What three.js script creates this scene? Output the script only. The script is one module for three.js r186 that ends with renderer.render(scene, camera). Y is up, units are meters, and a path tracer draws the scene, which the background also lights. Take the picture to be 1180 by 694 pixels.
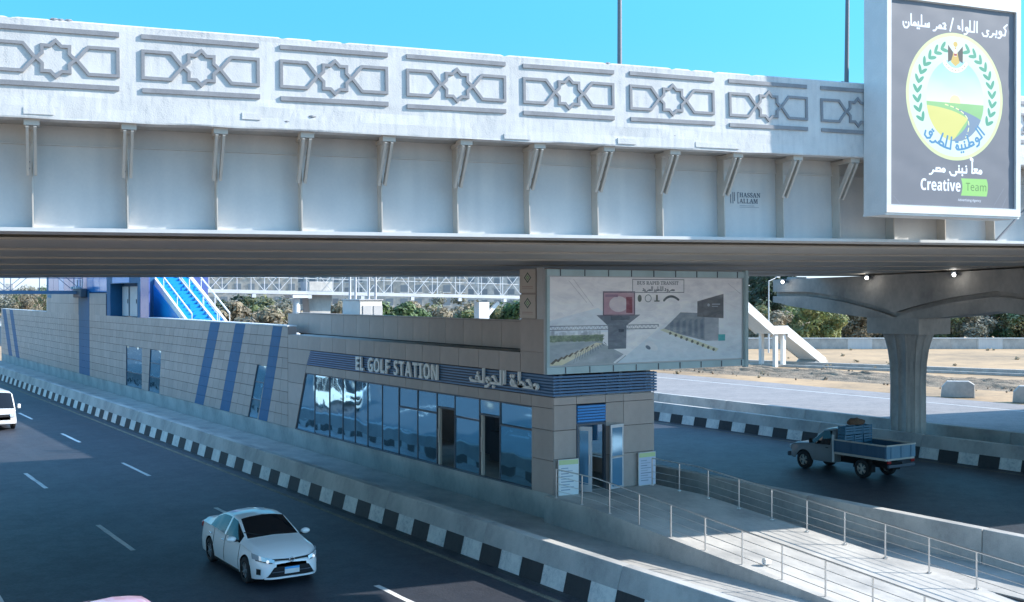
import * as THREE from 'three';
import { mergeGeometries, mergeVertices } from 'three/addons/utils/BufferGeometryUtils.js';
import { RoundedBoxGeometry } from 'three/addons/geometries/RoundedBoxGeometry.js';
import { TextGeometry } from 'three/addons/geometries/TextGeometry.js';
import { FontLoader } from 'three/addons/loaders/FontLoader.js';

// ------------------------------------------------------------------ camera, sky, sun, exposure
// World: x = across the motorway (to the right), y up, -z = along the motorway away from the camera.
const scene = new THREE.Scene();
const ROAD_ANGLE = Math.atan(850 / 1300), BRIDGE_ANGLE = Math.atan(3160 / 1300);
const camera = new THREE.PerspectiveCamera(2 * Math.atan(347 / 1300) * 180 / Math.PI, 1180 / 694, 0.1, 4000);
camera.position.set(0, 7.2, 0);
camera.rotation.order = 'YXZ';
camera.rotation.y = -ROAD_ANGLE;
camera.rotation.x = -Math.atan(7 / 1300);

const sunDir = new THREE.Vector3(1.5, 1, 0.8).normalize();
{
  const w = 256, h = 128, d = new Float32Array(w * h * 4);
  const stops = [[-90, .12, .105, .09], [-2, .26, .26, .27], [0, .50, .59, .66], [3, .40, .545, .64], [6.5, .19, .43, .60], [10, .075, .335, .57], [14, .054, .315, .56], [28, .09, .30, .57], [55, .125, .295, .57], [90, .135, .29, .55]]; // dusty pale horizon
  for (let j = 0; j < h; j++) {
    const e = ((j + .5) / h - .5) * 180, er = e * Math.PI / 180;
    let k = 0; while (k < stops.length - 2 && stops[k + 1][0] < e) k++;
    const t = Math.min(1, Math.max(0, (e - stops[k][0]) / (stops[k + 1][0] - stops[k][0])));
    for (let i = 0; i < w; i++) {
      const o = (j * w + i) * 4, az = ((i + .5) / w - .5) * 2 * Math.PI, cg = Math.cos(er) * Math.cos(az) * sunDir.x + Math.sin(er) * sunDir.y + Math.cos(er) * Math.sin(az) * sunDir.z;
      const ray = .75 * (1 + cg * cg), mie = e > -2 ? .03 * (1 - .76 * .76) / Math.pow(1 + .76 * .76 - 2 * .76 * cg, 1.5) : 0; // clear-air and dust scattering round the sun
      for (let c = 0; c < 3; c++) d[o + c] = (stops[k][c + 1] * (1 - t) + stops[k + 1][c + 1] * t) * ray + mie;
      d[o + 3] = 1;
    }
  }
  const t = new THREE.DataTexture(d, w, h, THREE.RGBAFormat, THREE.FloatType);
  t.mapping = THREE.EquirectangularReflectionMapping; t.magFilter = THREE.LinearFilter; t.needsUpdate = true;
  scene.background = t; scene.environment = t;
}
const sun = new THREE.DirectionalLight(new THREE.Color().setRGB(1, .95, .88), 3.25);
sun.position.copy(sunDir).multiplyScalar(160).add(new THREE.Vector3(20, 0, -45));
sun.target.position.set(20, 0, -45);
sun.castShadow = true; sun.shadow.mapSize.set(4096, 4096);
Object.assign(sun.shadow.camera, { left: -120, right: 120, top: 100, bottom: -100, near: 1, far: 420 });
scene.add(sun, sun.target);
const renderer = new THREE.WebGLRenderer({ antialias: true });
renderer.toneMapping = THREE.LinearToneMapping;
renderer.toneMappingExposure = 2.8;
renderer.shadowMap.enabled = true;

// ------------------------------------------------------------------ helpers
let seed = 7;
const rnd = () => { seed = (seed * 1664525 + 1013904223) >>> 0; return seed / 4294967296; };
const rr = (a, b) => a + (b - a) * rnd();
const pick = (a) => a[Math.floor(rnd() * a.length)];
const clamp = (x, a, b) => Math.min(b, Math.max(a, x));
const lerp = (a, b, t) => a + (b - a) * t;
const range = (a, b, n) => Array.from({ length: n + 1 }, (_, i) => lerp(a, b, i / n));
const table = (t) => (x) => {
  if (x <= t[0][0]) return t[0][1];
  for (let i = 0; i < t.length - 1; i++) if (x <= t[i + 1][0]) return lerp(t[i][1], t[i + 1][1], (x - t[i][0]) / (t[i + 1][0] - t[i][0]));
  return t[t.length - 1][1];
};
// tiling value noise
function noiseField(size, cells, s) {
  const g = []; let q = s * 7919 + 13;
  const r = () => { q = (q * 1664525 + 1013904223) >>> 0; return q / 4294967296; };
  const cx = cells[0], cy = cells[1];
  for (let i = 0; i < cx * cy; i++) g.push(r());
  const out = new Float32Array(size * size);
  for (let y = 0; y < size; y++) for (let x = 0; x < size; x++) {
    const fx = x / size * cx, fy = y / size * cy, ix = Math.floor(fx), iy = Math.floor(fy);
    let a = fx - ix, b = fy - iy; a = a * a * (3 - 2 * a); b = b * b * (3 - 2 * b);
    const x1 = (ix + 1) % cx, y1 = (iy + 1) % cy;
    out[y * size + x] = lerp(lerp(g[iy * cx + ix], g[iy * cx + x1], a), lerp(g[y1 * cx + ix], g[y1 * cx + x1], a), b);
  }
  return out;
}
// layers: [cellsX, cellsY, weight]; result from lo to hi (linear multiplier); tint shifts the colour with the coarse layer
function grainTexture(size, layers, lo, hi, metres, s, tint = [0, 0, 0], power = 1) {
  const acc = new Float32Array(size * size); let total = 0;
  layers.forEach(([cx, cy, w], i) => { const f = noiseField(size, [cx, cy], s + i * 17); total += w; for (let k = 0; k < f.length; k++) acc[k] += f[k] * w; });
  const d = new Uint8Array(size * size * 4);
  for (let k = 0; k < acc.length; k++) {
    let t = clamp((acc[k] / total - .5) * 1.9 + .5, 0, 1); t = Math.pow(t, power);
    const v = lerp(lo, hi, t);
    for (let c = 0; c < 3; c++) d[k * 4 + c] = clamp((v + tint[c] * (t - .5)) * 255, 0, 255);
    d[k * 4 + 3] = 255;
  }
  const t = new THREE.DataTexture(d, size, size, THREE.RGBAFormat);
  t.wrapS = t.wrapT = THREE.RepeatWrapping; t.magFilter = THREE.LinearFilter; t.minFilter = THREE.LinearMipmapLinearFilter; t.generateMipmaps = true;
  t.repeat.set(1 / metres, 1 / metres); t.needsUpdate = true;
  return t;
}
const TX = {
  asphalt: grainTexture(1024, [[4, 7, .35], [11, 17, .35], [37, 41, .4], [200, 200, .6], [512, 512, .9]], .58, 1, 9, 3, [.03, 0, -.03]),
  asphaltRough: grainTexture(512, [[5, 8, .4], [23, 23, .6], [128, 128, .8]], .86, 1, 7, 31),
  concrete: grainTexture(1024, [[5, 5, 1], [13, 9, .8], [47, 31, .5], [256, 256, .45]], .62, 1, 5, 5, [.02, 0, -.03]),
  streak: grainTexture(1024, [[40, 3, .8], [90, 6, .6], [7, 5, .9], [256, 256, .4]], .78, 1, 4, 9, [.03, 0, -.04]),
  paint: grainTexture(1024, [[5, 4, .8], [60, 5, .5], [31, 23, .5], [200, 200, .4]], .74, 1, 3.2, 12, [.02, 0, -.03], .6),
  panel: grainTexture(512, [[3, 2, 1], [17, 13, .5], [128, 128, .3]], .84, 1, 3, 15),
  sand: grainTexture(1024, [[3, 4, 1], [9, 13, .8], [37, 33, .7], [150, 150, .6], [500, 500, .5]], .5, 1, 26, 21, [.06, 0, -.08]),
  gravel: grainTexture(512, [[9, 9, .6], [60, 60, .9], [170, 170, 1]], .3, 1, 3, 25, [.04, 0, -.04]),
  bark: grainTexture(256, [[20, 4, 1], [60, 12, .7]], .4, 1, 1, 33),
  scuff: grainTexture(512, [[7, 6, 1], [31, 27, .9], [110, 110, .8]], .6, 1, 2.3, 51, [.05, 0, -.06], .55),
  steel: grainTexture(1024, [[4, 3, 1], [48, 3, .7], [21, 17, .5], [200, 200, .3]], .84, 1, 7.3, 57, [.02, 0, -.03]),
  wave: grainTexture(256, [[3, 3, 1], [6, 5, .35]], 0, 1, 2.6, 41),
};
function mat(rgb, o = {}) {
  const m = new THREE.MeshPhysicalMaterial({ roughness: o.rough ?? .8, metalness: o.metal ?? 0 });
  m.color.setRGB(...rgb);
  if (o.map) m.map = o.map;
  if (o.bump) { m.bumpMap = o.bump; m.bumpScale = o.bumpScale ?? .01; }
  if (o.roughMap) m.roughnessMap = o.roughMap;
  if (o.clearcoat) { m.clearcoat = o.clearcoat; m.clearcoatRoughness = .06; }
  if (o.ior) m.ior = o.ior;
  if (o.transmission) { m.transmission = o.transmission; m.thickness = 0; }
  if (o.emissive) { m.emissive.setRGB(...o.emissive); m.emissiveIntensity = o.glow ?? 1; }
  if (o.two) m.side = THREE.DoubleSide;
  return m;
}
const M = {
  asphalt: mat([.043, .048, .063], { rough: .62, map: TX.asphalt, roughMap: TX.asphaltRough, bump: TX.asphalt, bumpScale: .012 }),
  asphaltOld: mat([.30, .28, .275], { rough: .85, map: TX.asphalt, bump: TX.asphalt, bumpScale: .01 }),
  marking: mat([.78, .78, .76], { rough: .8, map: TX.concrete }),
  edgeLine: mat([.26, .23, .17], { rough: .85, map: TX.gravel }),
  tyre_mark: mat([.035, .035, .038], { rough: .7 }),
  concrete: mat([.50, .48, .45], { rough: .88, map: TX.concrete, bump: TX.concrete, bumpScale: .008 }),
  concreteStreak: mat([.49, .475, .45], { rough: .88, map: TX.concrete, bump: TX.concrete, bumpScale: .008 }),
  pave: mat([.47, .455, .43], { rough: .9, map: TX.concrete, bump: TX.concrete, bumpScale: .008 }),
  rampFloor: mat([.52, .50, .47], { rough: .85, map: TX.concrete, bump: TX.concrete, bumpScale: .006 }),
  kerbBlack: mat([.04, .04, .043], { rough: .75, map: TX.scuff }),
  kerbWhite: mat([.72, .71, .68], { rough: .75, map: TX.scuff }),
  parapet: mat([.63, .62, .61], { rough: .8, map: TX.paint, bump: TX.paint, bumpScale: .018 }),
  relief: mat([.28, .282, .30], { rough: .7, map: TX.concrete }),
  steel: mat([.62, .615, .605], { rough: .55, map: TX.steel }),
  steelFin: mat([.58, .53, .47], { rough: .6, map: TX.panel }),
  soffit: mat([.46, .44, .41], { rough: .88, map: TX.concrete }),
  pier: mat([.48, .47, .455], { rough: .85, map: TX.concrete, bump: TX.concrete, bumpScale: .006 }),
  sand: mat([.47, .315, .18], { rough: .95, map: TX.sand, bump: TX.sand, bumpScale: .05 }),
  gravel: mat([.38, .295, .21], { rough: .95, map: TX.gravel, bump: TX.gravel, bumpScale: .05 }),
  cladA: mat([.45, .38, .345], { rough: .5, map: TX.panel }),
  cladB: mat([.42, .355, .325], { rough: .5, map: TX.panel }),
  cladC: mat([.475, .40, .365], { rough: .5, map: TX.panel }),
  joint: mat([.07, .065, .065], { rough: .9 }),
  blueClad: mat([.015, .13, .28], { rough: .6, map: TX.panel }),
  louvre: mat([.08, .20, .38], { rough: .45, map: TX.panel }),
  louvreBack: mat([.06, .15, .29], { rough: .8 }),
  glass: mat([.38, .68, .85], { rough: .04, metal: .9, bump: TX.wave, bumpScale: .009 }),
  frame: mat([.09, .11, .14], { rough: .5, metal: .3 }),
  doorLeaf: mat([.50, .54, .58], { rough: .4, metal: .3 }),
  doorGlass: mat([.15, .34, .52], { rough: .08, metal: .4 }),
  white: mat([.78, .78, .77], { rough: .6, map: TX.panel }),
  whiteGloss: mat([.78, .78, .78], { rough: .35, clearcoat: 1 }),
  letter: mat([.86, .85, .82], { rough: .5 }),
  inox: mat([.62, .61, .60], { rough: .28, metal: .9 }),
  galv: mat([.60, .62, .65], { rough: .5, metal: .2, map: TX.panel }),
  pole: mat([.18, .19, .21], { rough: .6 }),
  truss: mat([.52, .53, .54], { rough: .55, map: TX.panel }),
  trussBlue: mat([.12, .22, .36], { rough: .5, map: TX.panel }),
  blueGlass: mat([.03, .25, .62], { rough: .15, metal: .2 }),
  cyanPanel: mat([.012, .30, .70], { rough: .3 }),
  violet: mat([.11, .16, .42], { rough: .2, metal: .2 }),
  rubber: mat([.02, .02, .022], { rough: .85 }),
  rim: mat([.45, .46, .48], { rough: .35, metal: .8 }),
  chrome: mat([.7, .7, .72], { rough: .15, metal: 1 }),
  carGlass: mat([.01, .012, .015], { rough: .05, ior: 1.42 }),
  black: mat([.013, .013, .015], { rough: .85 }),
  lens: mat([.55, .6, .65], { rough: .08, metal: .3, clearcoat: 1 }),
  redLens: mat([.35, .02, .02], { rough: .15, clearcoat: 1 }),
  plateBlue: mat([.10, .40, .75], { rough: .5 }),
  skin: mat([.35, .2, .13], { rough: .7 }),
};
// uv in metres from the positions, face by face
function uvMetres(g, du = 0, dv = 0) {
  const p = g.attributes.position, n = g.attributes.normal, uv = new Float32Array(p.count * 2);
  for (let i = 0; i < p.count; i++) {
    const ax = Math.abs(n.getX(i)), ay = Math.abs(n.getY(i)), az = Math.abs(n.getZ(i));
    let a, b;
    if (ay >= ax && ay >= az) { a = p.getX(i); b = p.getZ(i); } else if (ax >= az) { a = p.getZ(i); b = p.getY(i); } else { a = p.getX(i); b = p.getY(i); }
    uv[2 * i] = a + du; uv[2 * i + 1] = b + dv;
  }
  g.setAttribute('uv', new THREE.BufferAttribute(uv, 2));
  return g;
}
const strip = (g) => { const o = g.index ? g.toNonIndexed() : g; for (const k of Object.keys(o.attributes)) if (!['position', 'normal', 'uv'].includes(k)) o.deleteAttribute(k); return o; };
const merge = (list) => mergeGeometries(list.map(strip));
// box from ranges in (across u, up y, along v)
function box(u0, u1, y0, y1, v0, v1) {
  const g = new THREE.BoxGeometry(Math.abs(u1 - u0), Math.abs(y1 - y0), Math.abs(v1 - v0));
  g.translate((u0 + u1) / 2, (y0 + y1) / 2, -(v0 + v1) / 2);
  return uvMetres(g);
}
const cbox = (w, h, d) => uvMetres(new THREE.BoxGeometry(w, h, d));
function rbox(w, h, d, r = .03) { return uvMetres(new RoundedBoxGeometry(w, h, d, 2, Math.min(r, w / 2.1, h / 2.1, d / 2.1))); }
function bar(a, b, w, h = w) { // square bar between two points (x, y, z)
  const A = new THREE.Vector3(...a), B = new THREE.Vector3(...b), L = A.distanceTo(B);
  const g = new THREE.BoxGeometry(w, h, L); uvMetres(g);
  const m = new THREE.Matrix4().lookAt(A, B, Math.abs(B.y - A.y) > L * .99 ? new THREE.Vector3(0, 0, 1) : new THREE.Vector3(0, 1, 0));
  m.setPosition(A.add(B).multiplyScalar(.5)); g.applyMatrix4(m); return g;
}
function rod(a, b, r, seg = 8) {
  const A = new THREE.Vector3(...a), B = new THREE.Vector3(...b), L = A.distanceTo(B);
  const g = new THREE.CylinderGeometry(r, r, L, seg); g.applyQuaternion(new THREE.Quaternion().setFromUnitVectors(new THREE.Vector3(0, 1, 0), B.clone().sub(A).normalize()));
  g.translate((A.x + B.x) / 2, (A.y + B.y) / 2, (A.z + B.z) / 2); return g;
}
// outline (list of [x, y]) extruded along z from 0 to d
function prism(pts, d, bevel = 0) {
  const s = new THREE.Shape(pts.map(([x, y]) => new THREE.Vector2(x, y)));
  return uvMetres(new THREE.ExtrudeGeometry(s, { depth: d, bevelEnabled: bevel > 0, bevelSize: bevel, bevelThickness: bevel, bevelSegments: 1, curveSegments: 8 }));
}
// flat band of width w along a polyline in the xy plane, raised d in +z, with mitred corners
function ribbon(pts, w, d, closed = false) {
  const n = pts.length, L = [], R = [];
  for (let i = 0; i < n; i++) {
    const p = pts[i], a = closed ? pts[(i + n - 1) % n] : pts[Math.max(0, i - 1)], b = closed ? pts[(i + 1) % n] : pts[Math.min(n - 1, i + 1)];
    let d1 = [p[0] - a[0], p[1] - a[1]], d2 = [b[0] - p[0], b[1] - p[1]];
    const l1 = Math.hypot(...d1), l2 = Math.hypot(...d2);
    if (l1 < 1e-9) d1 = d2; if (l2 < 1e-9) d2 = d1;
    const k1 = Math.hypot(...d1), k2 = Math.hypot(...d2), n1 = [-d1[1] / k1, d1[0] / k1], n2 = [-d2[1] / k2, d2[0] / k2];
    let m = [n1[0] + n2[0], n1[1] + n2[1]]; const ml = Math.hypot(...m) || 1; m = [m[0] / ml, m[1] / ml];
    const s = Math.min(2, 1 / Math.max(.3, m[0] * n1[0] + m[1] * n1[1])) * w / 2;
    L.push([p[0] + m[0] * s, p[1] + m[1] * s]); R.push([p[0] - m[0] * s, p[1] - m[1] * s]);
  }
  const pos = [], quad = (a, b, c, e) => pos.push(...a, ...b, ...c, ...a, ...c, ...e);
  const last = closed ? n : n - 1;
  for (let i = 0; i < last; i++) {
    const j = (i + 1) % n;
    quad([...R[i], d], [...R[j], d], [...L[j], d], [...L[i], d]);
    quad([...L[i], d], [...L[j], d], [...L[j], 0], [...L[i], 0]);
    quad([...R[j], d], [...R[i], d], [...R[i], 0], [...R[j], 0]);
  }
  if (!closed) { quad([...L[0], d], [...L[0], 0], [...R[0], 0], [...R[0], d]); quad([...R[n - 1], d], [...R[n - 1], 0], [...L[n - 1], 0], [...L[n - 1], d]); }
  const g = new THREE.BufferGeometry(); g.setAttribute('position', new THREE.Float32BufferAttribute(pos, 3)); g.computeVertexNormals();
  return uvMetres(g);
}
const used = {};
const numbered = (n) => { const k = used[n] = (used[n] ?? -1) + 1; return k ? n + '_' + String(k).padStart(3, '0') : n; };
function finish(o) { o.traverse((c) => { if (c.isMesh) { c.castShadow = true; c.receiveShadow = true; } }); return o; }
// a top-level thing: a Group at its base (u, y, v)
function thing(name, label, category, [u, y, v], group, turn = 0) {
  const g = new THREE.Group(); g.name = numbered(name); g.position.set(u, y, -v); g.rotation.y = turn;
  g.userData = { label, category }; if (group) g.userData.group = group;
  scene.add(g); return g;
}
// part from geometry already in world axes: shifted back by the base of its thing
function part(root, name, geo, m, parent = root) {
  const top = root, p = top.position; geo.translate(-p.x, -p.y, -p.z);
  const o = new THREE.Mesh(geo, m); o.name = name; parent.add(o); return o;
}
// part from geometry in the thing's own axes
function local(parent, name, geo, m, at, rot) {
  const o = new THREE.Mesh(geo, m); o.name = name; if (at) o.position.set(...at); if (rot) o.rotation.set(...rot); parent.add(o); return o;
}
function structure(name, geo, m) { const o = new THREE.Mesh(geo, m); o.name = name; o.userData = { kind: 'structure' }; o.receiveShadow = true; o.castShadow = true; scene.add(o); return o; }
function copy(o, name, label) { const c = o.clone(); c.name = numbered(name); if (label) c.userData = { ...o.userData, label }; scene.add(c); return c; }
const canvas = (w, h) => { const c = document.createElement('canvas'); c.width = w; c.height = h; return [c, c.getContext('2d')]; };
function printed(c, rough = .7) {
  const t = new THREE.CanvasTexture(c); t.colorSpace = THREE.SRGBColorSpace; t.magFilter = THREE.LinearFilter;
  const m = new THREE.MeshPhysicalMaterial({ map: t, roughness: rough }); return m;
}
const font = new FontLoader().parse ? await new FontLoader().loadAsync('fonts/droid/droid_sans_bold.typeface.json') : null;

// ------------------------------------------------------------------ Arabic lettering as pen strokes (x runs to the LEFT from the start of the word)
const circ = (x, y, r, ry = r) => { const a = []; for (let i = 0; i <= 10; i++) a.push([x + r * Math.cos(i / 10 * 2 * Math.PI), y + ry * Math.sin(i / 10 * 2 * Math.PI)]); return a; };
const AR = {
  mI: [.95, [circ(.36, .22, .3), [[.3, 0], [.95, 0]]]], mM: [.95, [circ(.42, .24, .28), [[0, 0], [.95, 0]]]],
  hM: [1.35, [[[1.0, .85], [.65, .95], [.05, .05]], [[0, 0], [1.35, 0]]]], jM: [1.35, [[[1.0, .85], [.65, .95], [.05, .05]], [[0, 0], [1.35, 0]]], [[.75, -.5]]],
  tM: [1.55, [circ(.62, .3, .55, .32), [[.95, .2], [.95, 2.0]], [[0, 0], [1.55, 0]]]],
  tahF: [1.0, [[[0, 0], [.3, 0], [.38, .62], [.62, .8], [.85, .35], [.65, .05], [.3, 0]]], [[.42, 1.3], [.82, 1.3]]],
  aI: [.55, [[[.2, 0], [.2, 2.0]]]], aF: [.6, [[[0, 0], [.3, 0], [.3, 2.0]]]],
  lI: [.75, [[[.1, 2.0], [.1, 0], [.75, 0]]]], lM: [.75, [[[0, 0], [.75, 0]], [[.4, 0], [.4, 2.0]]]],
  wF: [1.05, [circ(.42, .38, .3), [[0, 0], [.2, .12]], [[.14, .3], [.2, -.2], [.55, -.58], [1.0, -.6]]]],
  fF: [2.1, [circ(.45, .5, .3), [[0, 0], [.5, .1], [.8, 0], [1.75, 0], [2.0, .45]]], [[.45, 1.2]]],
  kI: [1.05, [[[-.2, 2.1], [.6, 1.5], [.12, 1.0], [.35, 0], [1.05, 0]]]],
  bI: [.7, [[[.1, .7], [.1, 0], [.7, 0]]], [[.3, -.5]]], bM: [.75, [[[0, 0], [.75, 0]], [[.38, 0], [.38, .7]]], [[.38, -.5]]],
  nI: [.7, [[[.1, .7], [.1, 0], [.7, 0]]], [[.2, 1.15]]], nM: [.75, [[[0, 0], [.75, 0]], [[.38, 0], [.38, .7]]], [[.38, 1.15]]],
  yM: [.75, [[[0, 0], [.75, 0]], [[.38, 0], [.38, .7]]], [[.18, -.5], [.58, -.5]]],
  rF: [1.05, [[[0, 0], [.25, .1], [.35, -.25], [.65, -.55], [1.05, -.6]]]],
  iI: [1.8, [[[.1, .5], [.5, .55], [.55, .2], [.2, -.1], [.5, -.55], [1.3, -.55], [1.65, -.05]]]], iF: [1.9, [[[0, 0], [.35, .05], [.25, -.35], [.6, -.65], [1.4, -.6], [1.75, -.05]]]],
  hz: [.7, [[[.5, .75], [.2, .65], [.25, .45], [.5, .4], [.05, .25]]]],
  eI: [1.0, [[[.75, .9], [.35, 1.0], [.12, .62], [.45, .4], [.1, 0], [1.0, 0]]]], eM: [1.0, [[[0, 0], [.4, .12], [.15, .7], [.85, .7], [.5, .12], [1.0, 0]]]],
  sI: [1.4, [[[.05, .7], [.05, 0], [.45, 0], [.45, .5], [.45, 0], [.9, 0], [.9, .5], [.9, 0], [1.4, 0]]]],
  nZ: [1.5, [[[.1, .4], [.05, -.15], [.45, -.6], [1.0, -.6], [1.3, -.1], [1.3, .4]]], [[.68, .35]]],
  sdM: [1.5, [circ(.55, .3, .5, .3), [[1.05, 0], [1.05, .55]], [[0, 0], [1.5, 0]]]],
  qZ: [1.6, [circ(.42, .5, .3), [[.14, .45], [.1, -.2], [.5, -.65], [1.1, -.6], [1.4, 0]]], [[.25, 1.2], [.62, 1.2]]],
  tI: [1.55, [circ(.62, .3, .55, .32), [[.95, .2], [.95, 2.0]], [[.1, 0], [1.55, 0]]]],
  sp: [.7, []], sl: [1.0, [[[.1, 2.1], [.8, -.3]]]], tn: [0, [[[-.1, 2.75], [-.6, 2.5]], [[-.1, 2.45], [-.6, 2.2]]]],
};
const WORD = {
  station: 'mI hM tM tahF sp aI lI jM wF lI fF', title: 'kI wF bI rF iI sp aI lI lM wF aI hz sp sl sp eI mM rF sp sI lM yM mM aF nZ',
  national: 'aI lI wF tI nM yM tahF sp lI lM tM rF qZ', together: 'mI eM aF tn sp nI bM nM iF sp mI sdM rF', bus: 'mI sI rF wF eI sp aI lI aI tI bI yM sp aI lI sI rF yM eI',
};
function arabic(key) { // [{ strokes, dots }] per connected letter, x to the left from 0, plus the whole width
  let x = 0; const out = [];
  for (const k of WORD[key].split(' ')) {
    const [w, st, dots = []] = AR[k];
    if (st.length) out.push({ strokes: st.map((s) => s.map(([a, b]) => [x + a, b])), dots: dots.map(([a, b]) => [x + a, b]) });
    x += w + (/[FZ]$|^aI|^hz|^iI/.test(k) ? .18 : 0);
  }
  return { letters: out, width: x };
}
function drawArabic(ctx, key, xRight, y, width, color, pen = .3, bend) { // printed on a canvas; bend(x, y) may map to an arc
  const t = arabic(key), k = width / t.width; ctx.strokeStyle = ctx.fillStyle = color; ctx.lineWidth = pen * k; ctx.lineJoin = ctx.lineCap = 'round';
  const P = bend ? (a, b) => bend(a / t.width, b * k) : (a, b) => [xRight - a * k, y - b * k];
  for (const l of t.letters) {
    for (const s of l.strokes) { ctx.beginPath(); s.forEach((q, i) => { const [a, b] = P(...q); i ? ctx.lineTo(a, b) : ctx.moveTo(a, b); }); ctx.stroke(); }
    for (const q of l.dots) { const [a, b] = P(...q); ctx.beginPath(); ctx.arc(a, b, .2 * k, 0, 7); ctx.fill(); }
  }
}

// ------------------------------------------------------------------ ground, roads, pavements
{
  const g = new THREE.PlaneGeometry(5200, 5200); g.rotateX(-Math.PI / 2); g.translate(0, -.06, -600); structure('ground', uvMetres(g), M.sand);
}
structure('road', box(-3.4, 15.95, -.3, 0, -30, 420), M.asphalt);
structure('road_001', box(26.86, 42.34, -.3, 0, -30, 420), M.asphalt);
structure('road_002', box(46.56, 68.5, -.3, -.004, -30, 420), M.asphaltOld);
const prismV = (pts, v0, v1) => { const g = prism(pts, v1 - v0); g.translate(0, 0, -v1); return uvMetres(g); };
{ // pavement beside the station, in slabs with open joints
  const base = structure('pavement', box(16.4, 20.3, -.3, .13, -30, 132), M.joint);
  for (let v = -4; v < 132; v += 3.4) {
    const o = new THREE.Mesh(box(16.51, 20.29, .131, .15, v, v + 3.385), M.pave); o.name = 'paving_slab'; o.receiveShadow = true; base.add(o);
  }
  const far = structure('pavement_001', box(24.2, 26.5, -.3, .12, -30, 132), M.joint);
  for (let v = 8; v < 60; v += 3.1) {
    const o = new THREE.Mesh(box(24.25, 26.48, .121, .14, v, v + 3.085), M.pave); o.name = 'paving_slab'; o.receiveShadow = true; far.add(o);
  }
  structure('median_strip', box(42.9, 46.2, -.3, .16, -30, 420), M.pave);
}
// lane markings: thin painted sheets
{
  const lines = [];
  for (let k = -3; k < 9; k++) { lines.push([12.46, 45.4 + 12.2 * k, 4.2], [8.44, 32.4 + 12.2 * k, 4.2], [4.42, 38.4 + 12.2 * k, 4.2]); }
  lines.forEach(([u, v, l], i) => {
    const o = thing('lane_dash', u > 12 ? 'white painted dash of the lane line beside the striped barrier' : u > 8 ? 'white painted dash of the middle lane line' : 'white painted dash of the lane line farthest from the striped barrier', 'lane marking', [u, 0, v], u > 12 ? 'dashes of the lane line by the barrier' : u > 8 ? 'dashes of the middle lane line' : 'dashes of the outer lane line');
    const w = .075, n = 7, pos = [], a = []; // slightly ragged paint
    for (let q = 0; q <= n; q++) a.push([-w + rr(-.012, .012), w + rr(-.012, .012), l * q / n]);
    for (let q = 0; q < n; q++) { const [l0, r0, z0] = a[q], [l1, r1, z1] = a[q + 1]; pos.push(l0, .004, -z0, r0, .004, -z0, r1, .004, -z1, l0, .004, -z0, r1, .004, -z1, l1, .004, -z1); }
    const g = new THREE.BufferGeometry(); g.setAttribute('position', new THREE.Float32BufferAttribute(pos, 3)); g.computeVertexNormals();
    local(o, 'paint_sheet', uvMetres(g, i * 1.3, i * .7), M.marking);
  });
  structure('edge_line', box(15.28, 15.45, -.01, .004, -30, 180), M.edgeLine);
  structure('edge_line_001', box(41.6, 41.72, -.01, .004, -30, 180), M.edgeLine);
  structure('edge_line_002', box(27.5, 27.62, -.01, .004, -30, 180), M.edgeLine);
  structure('edge_line_003', box(64.6, 64.75, -.01, .003, -30, 300), M.marking);
  // tyre marks curving over the lanes
  for (const [pts, w] of [[[[4.2, 33], [6.2, 36], [7.6, 39.6], [8.2, 42.5], [8.35, 45]], .06], [[[5.8, 30.5], [7.6, 33.6], [9.1, 37.5], [9.8, 42], [10, 47]], .05], [[[10.4, 21], [10.6, 29], [10.5, 38], [10.7, 52], [10.9, 70]], .09], [[[9.0, 20], [9.1, 28], [9.0, 40], [9.25, 56]], .07], [[[13.2, 22], [13.5, 35], [13.3, 50], [13.6, 75]], .08], [[[7.1, 36], [7.0, 44], [7.3, 52]], .07]]) {
    const c = new THREE.CatmullRomCurve3(pts.map(([u, v]) => new THREE.Vector3(u, -v, 0))).getPoints(26).map((p) => [p.x, p.y]);
    const g = ribbon(c, w, .0025); g.rotateX(-Math.PI / 2); structure(numbered('tyre_mark'), uvMetres(g), M.tyre_mark);
  }
}
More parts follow.
